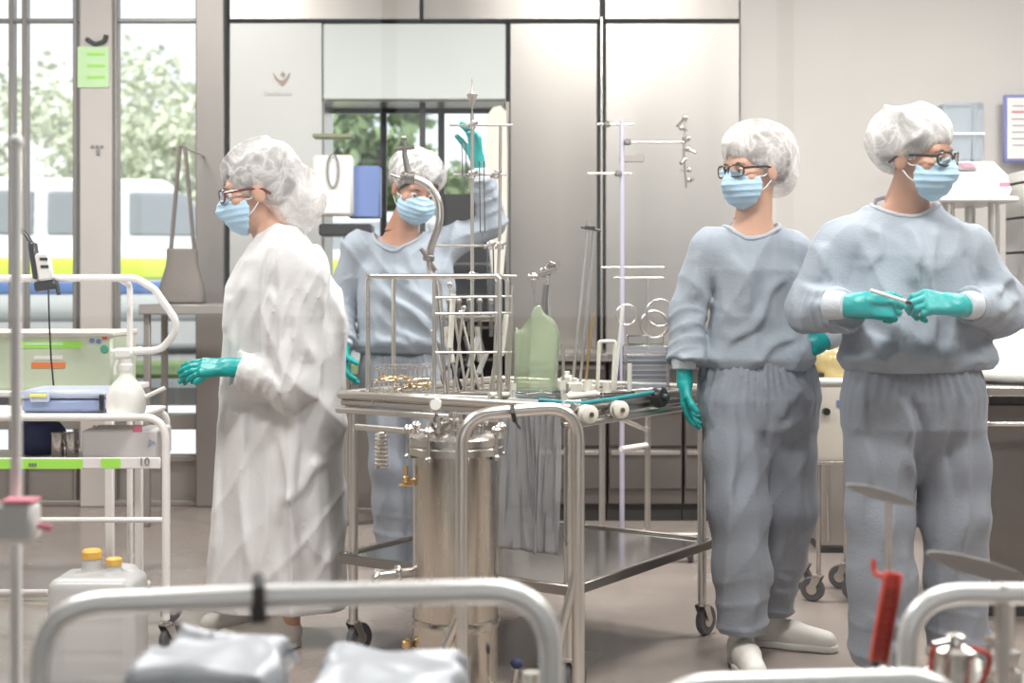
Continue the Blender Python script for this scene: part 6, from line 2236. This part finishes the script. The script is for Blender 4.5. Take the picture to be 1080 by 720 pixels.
# --- the woman, standing, head turned to the left of the picture
Y3 = 4.5
J = dict(neck=W(793, 233, Y3 + 0.02), chest=W(793, 268, Y3 + 0.03),
         shR=W(751, 264, Y3 + 0.02), elR=W(727, 330, Y3 + 0.03), wrR=W(722, 396, Y3 - 0.05),
         shL=W(836, 264, Y3 + 0.04), elL=W(872, 325, Y3 + 0.10), wrL=W(862, 362, Y3 - 0.02),
         hip=W(797, 400, Y3), hipR=W(772, 420, Y3), hipL=W(826, 420, Y3 + 0.02),
         knR=W(779, 540, Y3 - 0.10), knL=W(828, 535, Y3 + 0.02), anR=W(783, 652, 4.36), anL=W(810, 636, 4.60))
rg = [(Z(400, Y3), W(799, 0, Y3).x, Y3 + 0.03, 0.160, 0.112), (Z(380, Y3), W(799, 0, Y3).x, Y3 + 0.03, 0.172, 0.122), (Z(330, Y3), W(799, 0, Y3).x, Y3 + 0.03, 0.148, 0.112),
      (Z(285, Y3), W(796, 0, Y3).x, Y3 + 0.03, 0.148, 0.118), (Z(262, Y3), W(794, 0, Y3).x, Y3 + 0.03, 0.130, 0.090), (Z(244, Y3), W(793, 0, Y3).x, Y3 + 0.03, 0.085, 0.065)]
J['_pelvis'] = [(Z(450, Y3), W(799, 0, Y3).x, Y3 + 0.01, 0.175, 0.120), (Z(420, Y3), W(799, 0, Y3).x, Y3 + 0.02, 0.190, 0.135), (Z(375, Y3), W(797, 0, Y3).x, Y3 + 0.03, 0.165, 0.112)]
P3J = dict(J)
pel = J.pop('_pelvis')


class JD(dict):
    def values(s):
        return [v for k, v in s.items() if k != '_pelvis']


J = JD(J)
J['_pelvis'] = pel
H3 = Head(W(794, 180, Y3 - 0.01), -58, -4, 0, 1.02)
person('person', 'person in grey sweatshirt and trousers, head turned left, gloved hand hanging beside the steel table', J, H3, rg, 0.0, 'skin', fold_seed=3,
       hem_z=Z(389, Y3), neck_open=0.080, pants_r=(0.090, 0.092, 0.076, 0.062), pants_hem=0.105, arm_r=(0.060, 0.052, 0.044, 0.036),
       hands=[dict(w=J['wrR'] + Vector((0.0, 0.0, -0.012)), f=(0.05, -0.12, -1), n=(1, -0.3, 0), side=1, curl=[0.25, 0.32, 0.38, 0.45], fore=(-0.02, 0.1, 1), thumb=(0.85, 0.42, 0.2), k=0.98),
              dict(w=J['wrL'], f=(-0.9, -0.15, -0.30), n=(0, 0.9, -0.35), side=-1, curl=[0.55, 0.6, 0.65, 0.7], fore=(0.7, 0.4, 0.3), thumb=(0.7, 0.5, 0.3), k=0.98)],
       CY=Y3, top_creases=[(750, 290, 751, 378, 4, -.016), (768, 262, 792, 330, 5, .008), (822, 290, 790, 345, 4, .010), (806, 325, 764, 366, 4, .010), (834, 350, 786, 384, 4, .009), (842, 320, 838, 380, 5, .009),
                           (712, 345, 744, 333, 4, .008), (712, 360, 744, 352, 4, .009), (711, 376, 744, 370, 4, .009), (735, 265, 728, 320, 5, .007), (790, 350, 796, 386, 5, .007)],
       leg_creases=[(768, 402, 762, 530, 5, .009), (800, 404, 804, 480, 4, -.012), (840, 404, 812, 440, 4, .010), (856, 414, 822, 456, 4, .010), (792, 540, 782, 645, 5, .010), (832, 520, 812, 622, 5, .010), (780, 410, 792, 520, 5, .008), (846, 450, 842, 560, 5, .009), (764, 648, 800, 654, 4, .006), (806, 606, 836, 612, 4, .006), (808, 622, 836, 626, 4, .006)],
       shoes=[((J['anR'].x, 4.40), (0.05, -1, 0)), ((J['anL'].x - 0.01, 4.62), (0.95, -0.42, 0))],
       gear=dict(cap_puff=(0.104, 0.124, 0.105), cap_c=(0, -0.030, 0.052), hair='hair_brown', hair_long=True, specs='specs', seed=8, extra=((0, -0.095, 0.000), (0.070, 0.062, 0.095)), cap_back=-0.115, front_z=0.036))

# --- the man on the right, hands together in front of the chest
Y4 = 4.17
J = JD(neck=W(955, 212, Y4 + 0.02), chest=W(957, 256, Y4 + 0.03),
       shR=W(892, 262, Y4 + 0.03), elR=W(858, 326, Y4 + 0.04), wrR=W(899, 322, Y4 - 0.23),
       shL=W(1024, 262, Y4 + 0.03), elL=W(1056, 328, Y4 + 0.04), wrL=W(1014, 322, Y4 - 0.23),
       hip=W(965, 400, Y4), hipR=W(935, 425, Y4), hipL=W(1002, 425, Y4),
       knR=W(928, 545, Y4 - 0.02), knL=W(1008, 545, Y4), anR=W(928, 680, Y4 - 0.02), anL=W(1012, 680, Y4 + 0.03))
J['_pelvis'] = [(Z(450, Y4), W(968, 0, Y4).x, Y4 + 0.01, 0.195, 0.135), (Z(420, Y4), W(968, 0, Y4).x, Y4 + 0.02, 0.205, 0.145), (Z(375, Y4), W(965, 0, Y4).x, Y4 + 0.03, 0.185, 0.130)]
xm = W(958, 0, Y4).x
rg = [(Z(398, Y4), xm + 0.015, Y4 + 0.03, 0.190, 0.130), (Z(370, Y4), xm + 0.015, Y4 + 0.02, 0.205, 0.150), (Z(320, Y4), xm + 0.005, Y4 + 0.02, 0.200, 0.140),
      (Z(270, Y4), xm, Y4 + 0.03, 0.195, 0.135), (Z(238, Y4), xm, Y4 + 0.03, 0.165, 0.100), (Z(220, Y4), xm - 0.005, Y4 + 0.03, 0.100, 0.070)]
H4 = Head(W(968, 166, Y4 - 0.05), 47, -6, 4, 1.05)
person('person', 'person in grey sweatshirt and black glasses, both teal gloves meeting around a small tube', J, H4, rg, 0.0, 'skin2', fold_seed=14,
       hem_z=Z(391, Y4), neck_open=0.086, pants_r=(0.102, 0.094, 0.084, 0.078), pants_hem=0.06, arm_r=(0.070, 0.066, 0.047, 0.038), fold_amp=1.15,
       hands=[dict(w=J['wrR'] + Vector((0.012, 0, 0)), f=(0.93, -0.20, -0.02), n=(0.1, 0.93, -0.30), side=1, curl=[0.95, 1.1, 1.15, 1.15], fore=(-0.8, 0.6, 0), thumb=(0.85, 0.15, 0.50), tcurl=0.25, k=1.08),
              dict(w=J['wrL'] + Vector((-0.012, 0, 0)), f=(-0.88, -0.25, 0.10), n=(-0.20, 0.72, -0.66), side=-1, curl=[0.80, 0.85, 0.92, 1.0], fore=(0.75, 0.6, 0), thumb=(0.85, 0.15, 0.50), tcurl=0.2, k=1.08)],
       CY=Y4, top_creases=[(951, 232, 957, 305, 4, .011), (962, 235, 973, 388, 4, .012), (977, 240, 969, 290, 4, .009), (925, 238, 908, 290, 5, .009), (938, 335, 925, 388, 5, .010),
                           (906, 268, 902, 312, 5, -.010), (1012, 262, 1017, 315, 5, -.009), (888, 372, 950, 393, 4, .010), (1035, 378, 985, 392, 4, .010), (900, 350, 945, 372, 5, .008),
                           (842, 298, 880, 316, 4, .010), (846, 318, 888, 336, 4, .010), (852, 338, 890, 346, 4, .008), (1068, 292, 1032, 310, 4, .010), (1074, 315, 1035, 330, 4, .010), (870, 255, 862, 300, 5, .009), (1000, 345, 990, 385, 5, .008)],
       leg_creases=[(905, 402, 903, 540, 5, .010), (932, 402, 960, 500, 4, .012), (950, 405, 968, 485, 4, -.012), (985, 402, 985, 540, 5, .010), (1012, 408, 1000, 610, 5, .011), (922, 540, 912, 660, 5, .009), (1032, 440, 1036, 560, 5, .010), (940, 560, 948, 680, 5, .009), (905, 640, 950, 655, 4, .007), (915, 668, 960, 676, 4, .007)],
       shoes=[((J['anR'].x, Y4 + 0.02), (-0.1, -1, 0)), ((J['anL'].x, Y4 + 0.05), (0.15, -1, 0))],
       gear=dict(cap_puff=(0.104, 0.116, 0.096), cap_c=(0, -0.038, 0.052), hair='hair_grey', specs='specs', seed=21, cap_back=-0.085, front_z=0.040))
tb = thing('sample_tube', 'short white tube with a black tip held between the two teal gloves', 'tube', W(954, 317, Y4 - 0.27))
MB().tube([W(918, 306, Y4 - 0.268), W(956, 318, Y4 - 0.275)], 0.0055, 10).build('barrel', M['white'], tb)
MB().tube([W(955, 317.7, Y4 - 0.275), W(961, 319.5, Y4 - 0.275)], 0.0062, 10).build('tip', M['black'], tb)

# --- the person in the white coverall on the left, in profile
Y1 = 4.69
J = JD(neck=W(290, 248, Y1), chest=W(308, 290, Y1),
       shR=W(308, 285, Y1 + 0.14), elR=W(290, 392, Y1 + 0.17), wrR=W(246, 388, Y1 + 0.05),
       shL=W(312, 288, Y1 - 0.15), elL=W(303, 402, Y1 - 0.17), wrL=W(247, 387, Y1 - 0.20),
       hip=W(305, 450, Y1), hipR=W(300, 470, Y1 + 0.09), hipL=W(305, 470, Y1 - 0.09),
       knR=W(290, 570, Y1 + 0.09), knL=W(300, 575, Y1 - 0.09), anR=W(285, 660, Y1 + 0.09), anL=W(305, 665, Y1 - 0.09))


def r1(py, px, ax, ay):
    return (Z(py, Y1), W(px, 0, Y1).x, Y1, ax, ay)


rg = [r1(668, 288, 0.235, 0.20), r1(612, 291, 0.222, 0.19), r1(540, 296, 0.200, 0.175), r1(470, 299, 0.190, 0.160), r1(410, 301, 0.188, 0.150),
      r1(350, 303, 0.190, 0.155), r1(305, 301, 0.172, 0.160), r1(275, 299, 0.135, 0.140), r1(255, 296, 0.092, 0.095), r1(244, 293, 0.068, 0.078)]
H1 = Head(W(270, 203, Y1), -80, -9, 0, 1.14)
person('person', 'person in a loose white coverall seen from the side, teal glove reaching left', J, H1, rg, 0.0, 'skin', shirt_m='coverall', gown=True, fold_seed=40,
       hem_z=0.12, neck_open=0.052, blouse=False, arm_r=(0.092, 0.090, 0.052, 0.04), fold_amp=1.7, h=0.0072,
       hands=[dict(w=J['wrL'] + Vector((-0.01, 0, 0)), f=(-1, 0.0, -0.02), n=(0.0, 0.6, -0.8), side=-1, curl=[0.15, 0.2, 0.22, 0.3], fore=(1, 0, 0), thumb=(0.8, 0.4, 0.2), k=1.05),
              dict(w=J['wrR'] + Vector((-0.01, 0, 0)), f=(-1, -0.1, -0.1), n=(0.0, -0.2, -0.9), side=1, curl=[0.2, 0.25, 0.3, 0.35], fore=(1, 0, 0), thumb=(0.8, 0.4, 0.2), k=1.05)],
       CY=Y1, top_creases=[(268, 285, 246, 372, 4, .012), (298, 300, 296, 372, 5, .011), (330, 290, 338, 380, 5, .012), (238, 415, 230, 600, 5, .013), (262, 425, 272, 605, 4, .013), (286, 430, 300, 610, 5, .012), (318, 415, 322, 600, 4, .013),
                           (345, 415, 338, 590, 5, .012), (352, 480, 306, 524, 4, .012), (256, 378, 252, 408, 3, .008), (268, 375, 266, 412, 3, .009), (281, 378, 280, 416, 3, .009), (296, 385, 312, 412, 4, .010), (250, 310, 240, 350, 4, .010), (318, 330, 300, 400, 5, -.012), (300, 420, 250, 425, 4, -.010)],
       shoes=[((J['anR'].x, Y1 + 0.09), (-1, 0, 0)), ((J['anL'].x, Y1 - 0.09), (-1, -0.1, 0))],
       gear=dict(cap_puff=(0.106, 0.112, 0.096), cap_c=(0, -0.035, 0.055), hair='hair_grey', specs='specs_red', seed=33, extra=((0, -0.105, -0.035), (0.092, 0.085, 0.095)), cap_back=-0.15, front_z=0.040))

# --- the worker at the hatch behind the table, one arm raised
Y2 = 5.9
J = JD(neck=W(420, 247, Y2 + 0.02), chest=W(425, 275, Y2 + 0.03),
       shR=W(380, 262, Y2 + 0.03), elR=W(358, 322, Y2 + 0.05), wrR=W(362, 372, Y2 - 0.12),
       shL=W(473, 257, Y2 + 0.05), elL=W(518, 236, Y2 + 0.06), wrL=W(504, 172, Y2 + 0.00),
       hip=W(430, 395, Y2), hipR=W(410, 405, Y2), hipL=W(448, 405, Y2),
       knR=W(412, 490, Y2 - 0.03), knL=W(445, 490, Y2), anR=W(414, 568, Y2), anL=W(447, 568, Y2 + 0.02))
x2 = W(426, 0, Y2).x
J['_pelvis'] = [(Z(425, Y2), x2, Y2 + 0.01, 0.170, 0.120), (Z(400, Y2), x2, Y2 + 0.02, 0.185, 0.130), (Z(365, Y2), x2, Y2 + 0.03, 0.165, 0.115)]
rg = [(Z(378, Y2), x2, Y2 + 0.03, 0.180, 0.125), (Z(360, Y2), x2, Y2 + 0.02, 0.190, 0.140), (Z(320, Y2), x2, Y2 + 0.02, 0.185, 0.135),
      (Z(285, Y2), x2, Y2 + 0.03, 0.185, 0.130), (Z(260, Y2), x2, Y2 + 0.03, 0.150, 0.095), (Z(249, Y2), x2 - 0.01, Y2 + 0.03, 0.095, 0.070)]
H2 = Head(W(439, 200, Y2 - 0.04), 22, -22, -6, 1.12)
person('person', 'person at the open hatch behind the steel table, looking down with one teal glove raised', J, H2, rg, 0.0, 'skin2', fold_seed=55,
       hem_z=Z(372, Y2), neck_open=0.095, pants_r=(0.092, 0.080, 0.070, 0.062), pants_hem=0.09, arm_r=(0.066, 0.060, 0.048, 0.038), h=0.008,
       hands=[dict(w=J['wrL'] + Vector((-0.002, 0, 0.008)), f=(-0.12, -0.1, 1), n=(-0.8, -0.5, 0), side=-1, curl=[0.35, 0.4, 0.5, 0.6], fore=(0.15, 0, -1), thumb=(0.8, 0.45, 0.2), k=1.1),
              dict(w=J['wrR'], f=(0.2, -0.5, -0.8), n=(1, 0, 0), side=1, curl=[0.3, 0.35, 0.4, 0.45], fore=(-0.05, 0.5, 0.8), k=1.0)],
       CY=Y2, top_creases=[(402, 300, 462, 348, 4, .013), (394, 325, 450, 364, 4, .013), (412, 282, 472, 330, 4, .012), (440, 262, 430, 300, 4, .010), (396, 350, 440, 370, 4, .010), (478, 262, 470, 345, 5, .010)],
       leg_creases=[(402, 385, 400, 500, 5, .010), (428, 385, 430, 500, 4, -.012), (450, 385, 446, 520, 5, .010)],
       shoes=[((J['anR'].x, Y2 + 0.02), (-0.1, -1, 0)), ((J['anL'].x, Y2 + 0.03), (0.15, -1, 0))],
       gear=dict(cap_puff=(0.102, 0.116, 0.088), cap_c=(0, -0.034, 0.050), hair='hair_dark', seed=61, cap_back=-0.075))


# ------------------------------------------------------------------ the glass the photograph looks through
gp = MB()
gp.box((0, GY, CEIL / 2), (10.8, 0.004, CEIL))
struct(gp.build('window_2', M['front_glass'], None, False))
